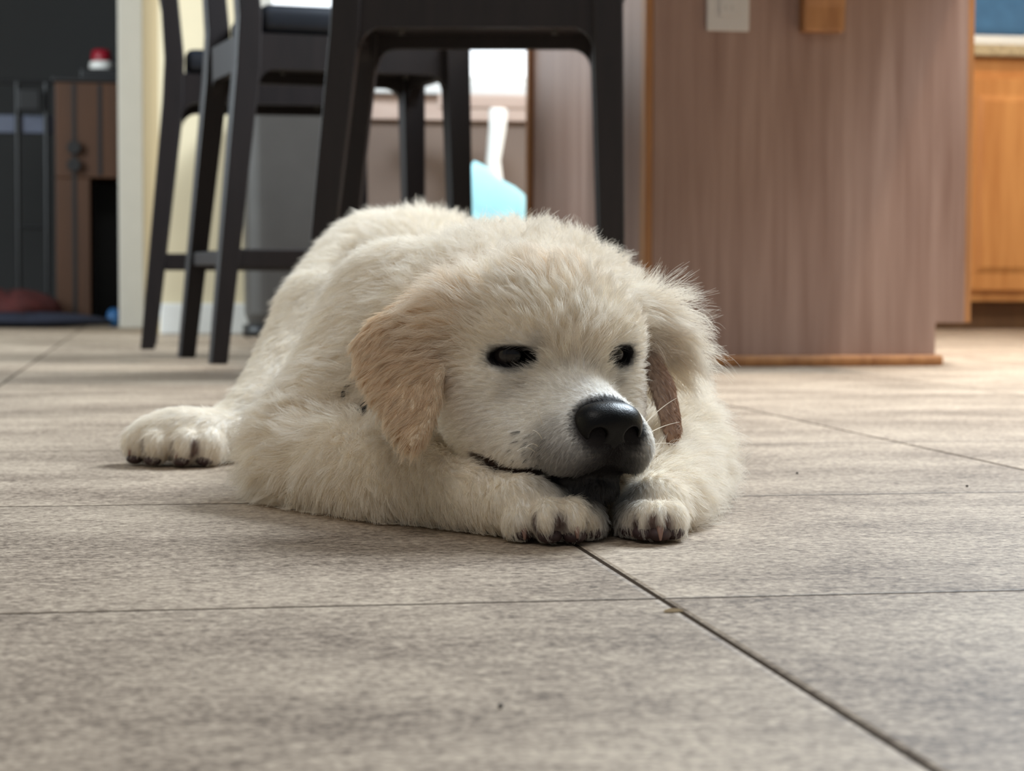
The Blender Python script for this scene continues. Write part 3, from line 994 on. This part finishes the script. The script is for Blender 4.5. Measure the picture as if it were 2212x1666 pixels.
# cuts: eye openings, mouth line, nose seat
EYES = [hp(-0.25, -3.45, 0.05), hp(-0.25, 3.25, 0.05)]
cuts = []
for s, e in ((-1, EYES[0]), (1, EYES[1])):
    ax = HR * 0.98 + HF * (-0.2 * s) + HU * (-0.10 * s)
    ax /= np.linalg.norm(ax)
    ay = HF - (HF @ ax) * ax
    ay /= np.linalg.norm(ay)
    az = np.cross(ax, ay)
    cuts.append((Ell(e + 0.006 * HF + 0.003 * s * HR, (0.0130 if s < 0 else 0.0102, 0.017, 0.0055), np.stack([ax, ay, az]), k=0, flow=None, length=0, lift=0, col=C_DARK), 0.003))
mouth = [hp(6.6, 0.1, -5.9), hp(5.6, -1.8, -6.5), hp(3.6, -3.0, -6.6), hp(0.8, -4.4, -6.5), hp(-1.2, -5.0, -6.1)]
for a, b in zip(mouth[:-1], mouth[1:]):
    cuts.append((Cone(a, b, 0.0030, 0.0028, k=0, flow=None, length=0, lift=0, col=C_DARK), 0.004))
mouth_r = [hp(6.6, 0.1, -5.9), hp(5.6, 1.8, -6.5), hp(3.6, 3.0, -6.6), hp(1.0, 4.3, -6.4)]
for a, b in zip(mouth_r[:-1], mouth_r[1:]):
    cuts.append((Cone(a, b, 0.0030, 0.0028, k=0, flow=None, length=0, lift=0, col=C_DARK), 0.004))


kw_ = dict(flow=None, length=0, lift=0, col=C_DARK)
npr = [Ell(hp(6.30, 0, -2.80), (0.0145, 0.0192, 0.0112), HX, k=0.006, **kw_),
       Ell(hp(6.35, -1.05, -3.35), (0.0120, 0.0102, 0.0125), HX, k=0.006, **kw_),
       Ell(hp(6.35, 1.05, -3.35), (0.0120, 0.0102, 0.0125), HX, k=0.006, **kw_),
       Ell(hp(6.35, 0, -4.1), (0.0100, 0.0080, 0.0125), HX, k=0.006, **kw_)]
nct = []
for sg in (-1, 1):
    nct.append((Ell(hp(7.5, sg * 1.08, -3.5), (0.0085, 0.0050, 0.0050), HX, k=0, **kw_), 0.002))
    nct.append((Cone(hp(7.3, sg * 1.35, -3.9), hp(6.9, sg * 2.05, -4.1), 0.0020, 0.0012, k=0, **kw_), 0.002))
nct.append((Cone(hp(7.7, 0, -3.9), hp(7.35, 0, -5.6), 0.0008, 0.0010, k=0, **kw_), 0.0015))


grooves = []
for lst in (toes, toes2, toes3):
    for (a, b) in zip(lst[:-1], lst[1:]):
        m_ = (AT(*a) + AT(*b)) / 2 - FW * 0.0165
        g_ = Cone(m_ + UP * 0.003, np.array([m_[0], m_[1], 0.002]), 0.0014, 0.0034, k=0, flow=None, length=0, lift=0, col=C_DARK)
        grooves.append(g_)
        cuts.append((g_, 0.003))


def smin(a, b, k):
    h = np.maximum(k - np.abs(a - b), 0) / k
    return np.minimum(a, b) - h * h * k * 0.25


def field(pr, h, ct, floor_z=None, pad=0.03, split=None):
    lo = np.min([p.lo for p in pr], 0) - pad
    hi = np.max([p.hi for p in pr], 0) + pad
    if floor_z is not None:
        lo[2] = floor_z - 3 * h
    n = np.ceil((hi - lo) / h).astype(int) + 1
    F = np.full(n, 0.05, np.float32)
    ax = [lo[i] + h * np.arange(n[i]) for i in range(3)]

    def sub(p, m):
        i0 = np.clip(np.floor((p.lo - m - lo) / h).astype(int), 0, n)
        i1 = np.clip(np.ceil((p.hi + m - lo) / h).astype(int) + 1, 0, n)
        sl = tuple(slice(a, b) for a, b in zip(i0, i1))
        g = np.stack(np.meshgrid(*[ax[i][sl[i]] for i in range(3)], indexing='ij'), -1)
        return sl, g
    G = F.copy() if split else None
    for i, p in enumerate(pr):
        sl, g = sub(p, 0.03 + p.k)
        if g.size:
            A = G if split and i >= split else F
            A[sl] = smin(A[sl], p.d(g), p.k)
    if split:
        F = smin(F, G, 0.003)
    for p, k in ct:
        sl, g = sub(p, 0.012)
        if g.size:
            F[sl] = -smin(-F[sl], p.d(g), k)
    if floor_z is not None:
        F = np.maximum(F, (floor_z - ax[2])[None, None, :].astype(np.float32))
    return F, lo


def surface_nets(F, lo, h):
    n = np.array(F.shape)
    ins = F < 0
    acc = np.zeros(tuple(n - 1) + (3,), np.float32)
    cnt = np.zeros(tuple(n - 1), np.float32)
    corners = [(i, j, k) for i in (0, 1) for j in (0, 1) for k in (0, 1)]

    def cview(A, c):
        return A[c[0]:n[0] - 1 + c[0], c[1]:n[1] - 1 + c[1], c[2]:n[2] - 1 + c[2]]
    for c in corners:
        for a in range(3):
            if c[a] == 0:
                e = list(c); e[a] = 1
                A, B = cview(F, c), cview(F, e)
                m = (A < 0) != (B < 0)
                t = np.where(m, A / np.where(m, A - B, 1), 0)
                for q in range(3):
                    acc[..., q] += np.where(m, c[q] + (t if q == a else 0), 0)
                cnt += m
    act = cnt > 0
    ids = -np.ones(act.shape, np.int64)
    ids[act] = np.arange(act.sum())
    idx = np.argwhere(act)
    verts = lo + h * (idx + acc[act] / cnt[act][:, None])
    faces = []
    for a in range(3):
        b, c = (a + 1) % 3, (a + 2) % 3
        s0 = [slice(None)] * 3; s1 = [slice(None)] * 3
        s0[a] = slice(0, n[a] - 1); s1[a] = slice(1, n[a])
        ch_ = ins[tuple(s0)] != ins[tuple(s1)]
        e = np.argwhere(ch_)
        e = e[(e[:, b] > 0) & (e[:, c] > 0) & (e[:, b] < n[b] - 1) & (e[:, c] < n[c] - 1)]
        inside = ins[e[:, 0], e[:, 1], e[:, 2]]
        ob, oc = np.zeros(3, int), np.zeros(3, int)
        ob[b] = 1; oc[c] = 1
        g = lambda d_: ids[tuple((e - d_).T)]
        q = np.stack([g(ob + oc), g(oc), g(0 * ob), g(ob)], 1)
        q = np.where(inside[:, None], q, q[:, ::-1])
        faces.append(q)
    return verts, np.concatenate(faces)


def np_mesh(name, verts, faces, m, parent=None):
    me = bpy.data.meshes.new(name)
    nv, nf, kk = len(verts), len(faces), faces.shape[1]
    me.vertices.add(nv)
    me.vertices.foreach_set('co', verts.astype(np.float32).ravel())
    me.loops.add(nf * kk)
    me.loops.foreach_set('vertex_index', faces.astype(np.int32).ravel())
    me.polygons.add(nf)
    me.polygons.foreach_set('loop_start', np.arange(0, nf * kk, kk, dtype=np.int32))
    me.update(calc_edges=True)
    me.validate()
    me.shade_smooth()
    me.materials.append(m)
    o = bpy.data.objects.new(name, me)
    COL.objects.link(o)
    if parent is not None:
        o.parent = parent
    return o


def vert_normals(me):
    a = np.empty(len(me.vertices) * 3, np.float32)
    me.vertex_normals.foreach_get('vector', a)
    return a.reshape(-1, 3)


HGRID = 0.0032
F, lo = field(prims, HGRID, cuts, 0.0015, split=NBODY)
bv, bf = surface_nets(F, lo, HGRID)
del F

# per vertex blend of flow, length, lift, colour
nv = len(bv)
W = np.empty((len(prims), nv), np.float32)
for i, p in enumerate(prims):
    W[i] = p.d(bv)
wb_, wh_ = W[:NBODY].min(0), W[NBODY:].min(0)
W[:NBODY] += 0.03 * (wh_ < wb_)
W[NBODY:] += 0.03 * (wb_ <= wh_)
seam = np.abs(wh_ - wb_)
W = np.exp(-np.clip(W - W.min(0), 0, 0.1) / 0.006)
W /= W.sum(0)
flow = np.zeros((nv, 3)); leng = np.zeros(nv); lift = np.zeros(nv); colr = np.zeros((nv, 3)); fine = np.zeros(nv)
for i, p in enumerate(prims):
    wi = W[i]
    flow += wi[:, None] * p.flow(bv)
    leng += wi * p.len; lift += wi * p.lift; fine += wi * p.fine
    colr += wi[:, None] * p.col
del W
hl = to_head(bv)


def sstep(x, a, b):
    t = np.clip((x - a) / (b - a), 0, 1)
    return t * t * (3 - 2 * t)


# markings: dark eyelids, grey-black muzzle front, lips; painted shade on flew, chin, toe gaps
dens = np.ones(nv)
inhead = (np.linalg.norm(hl - np.array([0, 0, -2.0]), axis=1) < 12)
for (cprim, _k), e in zip(cuts[:2], EYES):
    d = cprim.d(bv)
    k_ = 1 - sstep(d, 0.0014, 0.0040)
    colr = colr * (1 - k_[:, None]) + C_DARK * k_[:, None]
    near = 1 - sstep(d, 0.003, 0.016)
    leng *= 1 - 0.55 * near
    dens *= sstep(d, 0.0008, 0.0032)
dnose = np.min([p.d(bv) for p in npr], 0)
k_ = (1 - sstep(dnose, 0.001, 0.006)) * inhead
colr = colr * (1 - k_[:, None]) + C_DARK * k_[:, None]
dens *= sstep(dnose, 0.0002, 0.0014)
leng *= 0.35 + 0.65 * sstep(dnose, 0.0, 0.012)
dn = np.linalg.norm((bv - hp(6.9, 0.1, -5.5)) @ HM.T / np.array([1.0, 1.25, 1.1]), axis=1)
k_ = (1 - sstep(dn, 0.009, 0.030)) * 0.96 * inhead
colr = colr * (1 - k_[:, None]) + C_DARK * k_[:, None]
dn2 = np.linalg.norm(bv - hp(5.2, -2.2, -5.2), axis=1)  # darker left lip plus the shadow low on its flew, painted grey
k_ = (1 - sstep(dn2, 0.008, 0.032)) * 0.6 * inhead
colr = colr * (1 - k_[:, None]) + C_GREY * 0.7 * k_[:, None]
md = np.full(nv, 1.0)
for cprim, _k in [c for c in cuts[2:] if c[0] not in grooves]:
    md = np.minimum(md, cprim.d(bv))
leng *= 0.45 + 0.55 * sstep(md, 0.001, 0.007)
k_ = 1 - sstep(md, 0.0003, 0.0045)
side_ = sstep(np.abs(hl[:, 1]), 2.4, 4.2)[:, None]
mcol = C_DARK * (1 - side_) + np.array(lin(112, 90, 76)) * side_
colr = colr * (1 - k_[:, None]) + mcol * k_[:, None]
md = md + 0.003 * side_[:, 0]
dens *= 0.03 + 0.97 * sstep(md, 0.0004, 0.0032)
k_ = (1 - sstep(np.linalg.norm(bv - hp(5.2, 0, -6.9), axis=1), 0.014, 0.032)) * 0.8  # shadow on the chin painted into the coat colour
colr = colr * (1 - k_[:, None]) + C_DARK * k_[:, None]
gd = np.min([g_.d(bv) for g_ in grooves], 0)
k_ = (1 - sstep(gd, 0.0003, 0.0036)) * 0.9
gc = C_PINK * 0.4 + C_DARK * 0.6  # pink skin, darkened for the shade between the toes
colr = colr * (1 - k_[:, None]) + gc * k_[:, None]
dens *= 0.25 + 0.75 * sstep(gd, 0.0004, 0.0026)
leng *= 0.75 + 0.25 * sstep(gd, 0.001, 0.006)
for (f_, r_, u_, rad_, st_) in ((0.5, -2.35, 0.95, 0.0075, 0.55), (0.2, 2.5, 1.0, 0.007, 0.5), (0.4, -3.3, -1.4, 0.011, 0.10), (0.4, 3.1, -1.3, 0.009, 0.18)):
    k_ = (1 - sstep(np.linalg.norm(bv - hp(f_, r_, u_), axis=1), rad_ * 0.3, rad_ * 1.4)) * st_ * inhead
    colr = colr * (1 - k_[:, None]) + C_GREY * 0.5 * k_[:, None]
# warm tint of crown and ears, cool back
warm = (1 - sstep(np.linalg.norm(bv - AT(900, 640, 1.36), axis=1), 0.03, 0.075)) * 0.35
colr = colr * (1 - warm[:, None]) + C_TAN * warm[:, None]
warm = (1 - sstep(np.linalg.norm(bv - hp(-3.5, 0.3, 4.6), axis=1), 0.01, 0.04)) * 0.25
colr = colr * (1 - warm[:, None]) + C_TAN * warm[:, None]
# no fur on the soles
dens *= 0.5 + 0.5 * sstep(bv[:, 2], 0.002, 0.006)


def fur_mat(name, rough=0.5, trans=0.45):
    m, nt, b = newmat(name)
    L = nt.links.new
    at_ = N(nt, 'ShaderNodeAttribute', attribute_name='tint')
    out = nt.nodes['Material Output']
    nt.nodes.remove(b)
    df = nt.nodes.new('ShaderNodeBsdfDiffuse')
    tr = nt.nodes.new('ShaderNodeBsdfTranslucent')
    gl = nt.nodes.new('ShaderNodeBsdfGlossy')
    gl.inputs['Roughness'].default_value = rough
    gl.inputs['Color'].default_value = (0.9, 0.9, 0.9, 1)
    m1 = nt.nodes.new('ShaderNodeMixShader'); m1.inputs[0].default_value = trans
    m2 = nt.nodes.new('ShaderNodeMixShader'); m2.inputs[0].default_value = 0.05
    L(at_.outputs['Color'], df.inputs[0]); L(at_.outputs['Color'], tr.inputs[0])
    L(df.outputs[0], m1.inputs[1]); L(tr.outputs[0], m1.inputs[2])
    L(m1.outputs[0], m2.inputs[1]); L(gl.outputs[0], m2.inputs[2])
    L(m2.outputs[0], out.inputs[0])
    return m


def skin_mat():
    m, nt, b = newmat('puppy_skin')
    at_ = N(nt, 'ShaderNodeAttribute', attribute_name='tint')
    nz = N(nt, 'ShaderNodeTexNoise', Scale=260.0, Detail=3.0)
    tc = N(nt, 'ShaderNodeTexCoord')
    nt.links.new(tc.outputs['Object'], nz.inputs['Vector'])
    bp = N(nt, 'ShaderNodeBump', Strength=0.4, Distance=0.002)
    nt.links.new(nz.outputs['Fac'], bp.inputs['Height'])
    nt.links.new(bp.outputs[0], b.inputs['Normal'])
    nt.links.new(at_.outputs['Color'], b.inputs['Base Color'])
    b.inputs['Roughness'].default_value = 0.8
    b.inputs['Specular IOR Level'].default_value = 0.15
    return m


dogc = c2r(-0.03, 1.55)
dog = np_mesh('puppy', bv, bf, skin_mat())
tag(dog, 'fluffy cream white puppy lying on the tiled floor with its chin on its front paws', 'dog')
me = dog.data
ca = me.attributes.new('tint', 'FLOAT_COLOR', 'POINT')
skin_col = colr * 0.92
ca.data.foreach_set('color', np.concatenate([skin_col, np.ones((nv, 1))], 1).astype(np.float32).ravel())
nrm = vert_normals(me)

# collar, buried in the neck fur: only its buckle shows below the ear
def body_d(p):
    d = np.full(p.shape[:-1], 0.05)
    for q in prims[:NBODY]:
        d = smin(d, q.d(p), q.k)
    return d


nc0 = AT(1085, 800, 1.44)
nax = hp(-4, 0, -1) - AT(1075, 860, 1.56)
nax /= np.linalg.norm(nax)
na = np.cross(nax, UP); na /= np.linalg.norm(na)
nb_ = np.cross(nax, na)
cring = []
for k in range(48):
    t = 2 * math.pi * k / 48
    dr = na * math.cos(t) + nb_ * math.sin(t)
    rr_ = np.linspace(0.02, 0.2, 361)
    dd = body_d(nc0 + rr_[:, None] * dr)
    out_ = np.argmax(dd > 0.0015) if (dd > 0.0015).any() else 200
    cring.append(nc0 + dr * min(rr_[out_], 0.125))
cring = np.array(cring)
for _ in range(3):
    cring = (np.roll(cring, 1, 0) + 2 * cring + np.roll(cring, -1, 0)) / 4
cring = nc0 + (cring - nc0) * (1 - 0.006 / np.linalg.norm(cring - nc0, axis=1, keepdims=True))
cring[:, 2] = np.maximum(cring[:, 2], 0.006)
cmb = MB()
rings_ = []
for k in range(48):
    o_ = cring[k] - nc0
    o_ /= np.linalg.norm(o_)
    rings_.append([cring[k] + o_ * a + nax * b for a, b in ((-0.001, -0.009), (0.002, -0.009), (0.002, 0.009), (-0.001, 0.009))])
rings_.append(rings_[0])
vs_ = [p for r in rings_[:-1] for p in r]
fs_ = [(k * 4 + j, k * 4 + (j + 1) % 4, ((k + 1) % 48) * 4 + (j + 1) % 4, ((k + 1) % 48) * 4 + j) for k in range(48) for j in range(4)]
cmb.add(vs_, fs_)
collar = cmb.build('collar', plain('collar_nylon', lin(38, 40, 44), 0.6, 0.1, 300), dog)
tag(collar, 'dark collar buried in the neck fur')
ray = np.array([AT(791, 886, d_) for d_ in np.linspace(1.2, 1.6, 400)])
hit = ray[np.argmax(body_d(ray) < 0.0)]
bax = np.stack([RG * 0.75 - UP * 0.65, FW, RG * 0.65 + UP * 0.75])
bk = [hit - FW * 0.004 + bax[0] * a + bax[1] * b + bax[2] * c for c in (-0.0075, 0.0075) for b in (-0.002, 0.002) for a in (-0.005, 0.005)]
bmb = MB().add(bk, [(0, 2, 3, 1), (4, 5, 7, 6), (0, 1, 5, 4), (2, 6, 7, 3), (0, 4, 6, 2), (1, 3, 7, 5)])
bmb.build('buckle', plain('buckle_plastic', lin(34, 38, 42), 0.35, 0.05), collar, 0.001)
dens *= 0.1 + 0.9 * sstep(np.linalg.norm(bv - hit, axis=1), 0.006, 0.011)

# ------------------------------------------------------------------ fur
NH = int(FUR_N)
tri = np.concatenate([bf[:, [0, 1, 2]], bf[:, [0, 2, 3]]])
A, B, C = bv[tri[:, 0]], bv[tri[:, 1]], bv[tri[:, 2]]
area = 0.5 * np.linalg.norm(np.cross(B - A, C - A), axis=1)
ctr = (A + B + C) / 3
cdist = np.linalg.norm(ctr - np.array([0, 0, CAMH]), axis=1)
wt = area * (dens[tri].mean(1)) * fine[tri].mean(1) * np.clip((1.3 / cdist) ** 1.5, 0.4, 1.3)
wt *= np.where(ctr[:, 2] < 0.004, 0.1, 1.0)
ti = rng.choice(len(tri), NH, p=wt / wt.sum())
r1, r2 = np.sqrt(rng.random(NH)), rng.random(NH)
bc = np.stack([1 - r1, r1 * (1 - r2), r1 * r2], 1)
T = tri[ti]
mixv = lambda a: (a[T] * (bc[..., None] if a.ndim == 2 else bc)).sum(1)
P0, Nn, Fl = mixv(bv), mixv(nrm.astype(float)), mixv(flow)
Ln, Lf, Cl = mixv(leng), mixv(lift), mixv(colr)
nz_ = lambda a: a / (np.linalg.norm(a, axis=1, keepdims=True) + 1e-9)
Nn = nz_(Nn)


def wob(p, s, ph):
    """smooth vector noise from sines"""
    q = p / s
    return np.stack([np.sin(q[:, 1] * 1.1 + 1.7 * np.sin(q[:, 2] * 0.9 + ph) + ph) + np.sin(q[:, 0] * 0.7 - q[:, 2] * 1.3 + 2 * ph),
                     np.sin(q[:, 2] * 1.2 + 1.5 * np.sin(q[:, 0] * 1.1 - ph) + 3 * ph) + np.sin(q[:, 1] * 0.8 + q[:, 0] * 1.2 + ph),
                     np.sin(q[:, 0] * 1.0 + 1.6 * np.sin(q[:, 1] * 1.2 + 2 * ph) - ph) + np.sin(q[:, 2] * 0.9 - q[:, 1] * 1.1 + ph)], 1) * 0.5


longf = np.clip(Ln / 0.02, 0.2, 1.0)[:, None]
Fl = nz_(Fl) + 0.38 * longf * wob(P0, 0.012, 0.3) + 0.42 * longf * wob(P0, 0.0042, 1.1)
Tn = nz_(Fl - (Fl * Nn).sum(1, keepdims=True) * Nn)
# tufts
cell = 0.0022 + 0.0045 * np.clip((Ln - 0.004) / 0.018, 0, 1)
lev = np.where(Ln < 0.008, 0.0026, np.where(Ln < 0.015, 0.0045, 0.0065))
off_ = wob(P0, 0.013, 2.2) * 0.003
key = np.floor((P0 + off_) / lev[:, None]).astype(np.int64)
key = (key[:, 0] * 73856093) ^ (key[:, 1] * 19349663) ^ (key[:, 2] * 83492791) ^ (lev * 1e6).astype(np.int64)
_, inv = np.unique(key, return_inverse=True)
nc = inv.max() + 1
cn = np.bincount(inv, minlength=nc)
mean = lambda a: np.stack([np.bincount(inv, a[:, k], nc) / cn for k in range(a.shape[1])], 1)
ccen, cT, cN = mean(P0)[inv], nz_(mean(Tn))[inv], nz_(mean(Nn))[inv]
cjit = (rng.random((nc, 3)) - 0.5)[inv]
clen = (0.75 + 0.5 * rng.random(nc))[inv]
Lh = Ln * clen * (0.7 + 0.45 * rng.random(NH))
Lf = np.clip(Lf * (0.75 + 0.5 * rng.random(NH)), 0.03, 0.9)[:, None]
jit = (rng.random((NH, 3)) - 0.5)
d0 = nz_(Tn * (1 - Lf) + Nn * Lf * 1.25 + 0.36 * jit)
gdir = nz_(cT * 1.0 + cN * (0.05 + 0.5 * np.clip(Ln / 0.025, 0, 1)[:, None] * np.clip(Lf / 0.4, 0, 1.2)) + 0.55 * cjit + 0.25 * jit + np.array([0, 0, -0.10]))
dC0 = nz_(cT * (1 - Lf) + cN * Lf * 1.2)
K = 7
s = np.linspace(0, 1, K)
pts = np.empty((NH, K, 3))
for i, t in enumerate(s):
    own = P0 + Lh[:, None] * (d0 * t + (gdir - d0) * 0.5 * t * t)
    tuft = ccen + Lh[:, None] * (dC0 * t + (gdir - dC0) * 0.5 * t * t)
    c = 0.72 * t ** 1.2
    pts[:, i] = own * (1 - c) + tuft * c
side = nz_(np.cross(nz_(dC0), cN))
ph1, ph2 = 6.28 * rng.random(nc)[inv], 6.28 * rng.random(nc)[inv]
wav = 0.11 * np.clip((Ln - 0.006) / 0.012, 0, 1)
for i, t in enumerate(s):
    amp = (Lh * wav * t)[:, None]
    pts[:, i] += amp * (side * np.sin(5.5 * t + ph1)[:, None] + cN * 0.6 * np.sin(4.5 * t + ph2)[:, None])
pts[:, :, 2] = np.maximum(pts[:, :, 2], 0.0012)
rad0 = np.where(Ln < 0.008, 0.00009, 0.00011)
radii = rad0[:, None] * (1.0 - 0.75 * s[None, :] ** 1.5)
Cl = np.clip(Cl * (0.90 + 0.20 * rng.random((NH, 1))) * (0.94 + 0.12 * rng.random(nc)[inv][:, None]), 0, 1)


# whisker spots on the lips
spot_rng = np.random.default_rng(3)
spots = [hp(f_, s_ * (2.6 + 0.5 * (5.6 - f_) / 2.0), u_) for s_ in (-1, 1) for f_, u_ in
         [(2.6 + 0.75 * a_ + 0.3 * spot_rng.random(), -4.2 - 0.55 * b_ + 0.25 * spot_rng.random()) for a_ in range(4) for b_ in range(4)]]
sd = np.full(NH, 1.0)
for sp_ in spots:
    q_ = P0 - sp_
    q_ = q_ - np.abs(q_ @ HR)[:, None] * 0
    lat = np.sqrt(np.maximum((q_ @ HF) ** 2 + (q_ @ HU) ** 2, 0))
    sd = np.minimum(sd, np.where(np.abs(q_ @ HR) < 0.012, lat, 1.0))
k_ = ((1 - sstep(sd, 0.0006, 0.0016)) * 0.72)[:, None]
Cl = Cl * (1 - k_) + C_DARK * 1.5 * k_


def hair_obj(name, pts, radii, tint, m, parent):
    n, k = pts.shape[:2]
    hc = bpy.data.hair_curves.new(name)
    hc.add_curves([k] * n)
    hc.attributes['position'].data.foreach_set('vector', pts.astype(np.float32).ravel())
    ra = hc.attributes.get('radius') or hc.attributes.new('radius', 'FLOAT', 'POINT')
    ra.data.foreach_set('value', radii.astype(np.float32).ravel())
    ta = hc.attributes.new('tint', 'FLOAT_COLOR', 'CURVE')
    ta.data.foreach_set('color', np.concatenate([tint, np.ones((n, 1))], 1).astype(np.float32).ravel())
    hc.materials.append(m)
    o = bpy.data.objects.new(name, hc)
    COL.objects.link(o)
    o.parent = parent
    return o


fur = hair_obj('fur', pts, radii, Cl, fur_mat('puppy_fur'), dog)

# ------------------------------------------------------------------ eyes, nose, claws, whiskers
def eye_mat():
    m, nt, b = newmat('puppy_eye')
    L = nt.links.new
    tc = N(nt, 'ShaderNodeTexCoord')
    sp = N(nt, 'ShaderNodeSeparateXYZ')
    L(tc.outputs['Object'], sp.inputs[0])
    ln = N(nt, 'ShaderNodeVectorMath', operation='MULTIPLY'); ln.inputs[1].default_value = (1, 1, 0)
    L(tc.outputs['Object'], ln.inputs[0])
    le = N(nt, 'ShaderNodeVectorMath', operation='LENGTH'); L(ln.outputs[0], le.inputs[0])
    rp = N(nt, 'ShaderNodeValToRGB')
    rp.color_ramp.interpolation = 'EASE'
    e = rp.color_ramp.elements
    e[0].position, e[0].color = 0.28, lin(6, 5, 6) + (1,)
    e[1].position, e[1].color = 0.95, lin(46, 41, 41) + (1,)
    for p_, c_ in ((0.34, lin(22, 16, 14)), (0.58, lin(26, 20, 18)), (0.66, lin(16, 12, 12)), (0.72, lin(38, 34, 34))):
        q_ = e.new(p_); q_.color = c_ + (1,)
    mu = N(nt, 'ShaderNodeMath', operation='MULTIPLY'); mu.inputs[1].default_value = 1 / 0.0115
    L(le.outputs['Value'], mu.inputs[0]); L(mu.outputs[0], rp.inputs['Fac'])
    L(rp.outputs['Color'], b.inputs['Base Color'])
    b.inputs['Roughness'].default_value = 0.06
    b.inputs['Specular IOR Level'].default_value = 0.4
    return m


EM = eye_mat()
for sgn, e in ((-1, EYES[0]), (1, EYES[1])):
    rr = 0.0115
    prof = [(rr * math.sin(math.pi * (0.02 + 0.96 * i / 20)), -rr * math.cos(math.pi * (0.02 + 0.96 * i / 20))) for i in range(21)]
    o = MB().lathe(prof, 32).build('eye', EM, dog, 0, True)
    look = HF * 1.0 + HR * 0.12 + HU * 0.02
    o.rotation_euler = Vector(look).to_track_quat('Z', 'Y').to_euler()
    o.location = Vector(e - 0.0062 * HF - 0.001 * sgn * HR)

# nose
def nose_mat():
    m, nt, b = newmat('puppy_nose')
    L = nt.links.new
    tc = N(nt, 'ShaderNodeTexCoord')
    vo = N(nt, 'ShaderNodeTexVoronoi', Scale=900.0)
    L(tc.outputs['Object'], vo.inputs['Vector'])
    bp = N(nt, 'ShaderNodeBump', Strength=0.18, Distance=0.0005)
    L(vo.outputs['Distance'], bp.inputs['Height']); L(bp.outputs[0], b.inputs['Normal'])
    b.inputs['Base Color'].default_value = lin(7, 6, 7) + (1,)
    b.inputs['Roughness'].default_value = 0.4
    b.inputs['Specular IOR Level'].default_value = 0.22
    return m


NF, nlo = field(npr, 0.0007, nct, None, 0.006)
n_v, n_f = surface_nets(NF, nlo, 0.0007)
nose = np_mesh('nose', n_v, n_f, nose_mat(), dog)
tag(nose, 'black leathery nose')

# claws and pads
CLAW = plain('claw_horn', lin(150, 118, 106), 0.45, 0.1, 200)
PAD = plain('paw_pad', lin(70, 52, 52), 0.6, 0.12, 150)
for lst, fw, ln_ in ((toes, -FW * 0.9 + RG * 0.15, 0.004), (toes2, -FW * 0.95, 0.003), (toes3, -FW * 0.8 - RG * 0.3, 0.005)):
    for n_, (x, y, z) in enumerate(lst):
        c = AT(x, y, z)
        c[2] = max(c[2], 0.0125)
        tip = c + fw * (0.019 + ln_ * 0.5) + np.array([0, 0, -0.0095])
        base = c + fw * 0.015 + np.array([0, 0, -0.002])
        mid_ = (tip + base) / 2 + np.array([0, 0, 0.0016])
        tip[2] = max(tip[2], 0.0015)
        if n_ % 2 == 0:
            MB().tube([base, mid_, tip], [0.0022, 0.0019, 0.0006], 8).build('claw', CLAW, dog, 0, True)
        pc = c + fw * 0.010
        pr_ = Ell((pc[0], pc[1], 0.0058), (0.0072, 0.0085, 0.0046), np.stack([RG, FW, UP]), k=0.002, **kw_)
        PF, plo = field([pr_], 0.0012, [], None, 0.004)
        p_v, p_f = surface_nets(PF, plo, 0.0012)
        np_mesh('toe_pad', p_v, p_f, PAD, dog)

# whiskers, brow hairs
wl_ = []


def whisk(a, b, sag=0.0, bow=(0, 0, 0)):
    a, b = np.array(a), np.array(b)
    q = []
    for i in range(8):
        t = i / 7
        q.append(a + (b - a) * t + np.array(bow) * 4 * t * (1 - t) - np.array([0, 0, sag * t * t]))
    wl_.append(q)


whisk(hp(4.6, 2.9, -3.9), AT(1462, 860, 1.235), 0, UP * 0.002)
whisk(hp(4.2, 3.0, -4.6), AT(1468, 912, 1.235), 0, UP * 0.002)
whisk(hp(4.4, 3.0, -5.2), AT(1462, 962, 1.23), 0, UP * 0.003)
whisk(hp(4.0, 3.1, -5.4), AT(1440, 985, 1.235), 0, RG * 0.003)
whisk(hp(4.4, 2.9, -5.8), AT(1432, 1010, 1.235), 0, RG * 0.004)
whisk(hp(4.0, -2.9, -4.0), AT(1150, 862, 1.21), 0, UP * 0.001)
whisk(hp(4.1, -3.0, -5.2), AT(1135, 968, 1.2), 0, UP * 0.004)
whisk(hp(3.8, -3.1, -5.5), AT(1117, 975, 1.2), 0, UP * 0.004)
whisk(hp(4.3, -2.9, -4.9), AT(1150, 930, 1.2), 0, UP * 0.003)
whisk(hp(0.2, -1.0, 0.9), AT(1124, 657, 1.235), 0, -RG * 0.003)
whisk(hp(-0.2, -2.6, 1.3), AT(1100, 700, 1.235), 0, -RG * 0.004 - UP * 0.002)
whisk(hp(-0.2, -2.9, 1.4), AT(1078, 712, 1.24), 0, UP * 0.004)
whisk(hp(-0.4, 3.0, 1.7), AT(1375, 690, 1.25), 0, UP * 0.004)
whisk(hp(-0.4, 3.3, 1.5), AT(1388, 712, 1.25), 0, UP * 0.005)
wp = np.array(wl_)
wr = np.tile(np.linspace(0.00036, 0.00012, 8), (len(wl_), 1))
wh = hair_obj('whiskers', wp, wr, np.tile(np.array(lin(232, 222, 206)), (len(wl_), 1)), fur_mat('whisker_hair', 0.4, 0.3), dog)
tag(wh, 'long pale whiskers and brow hairs')
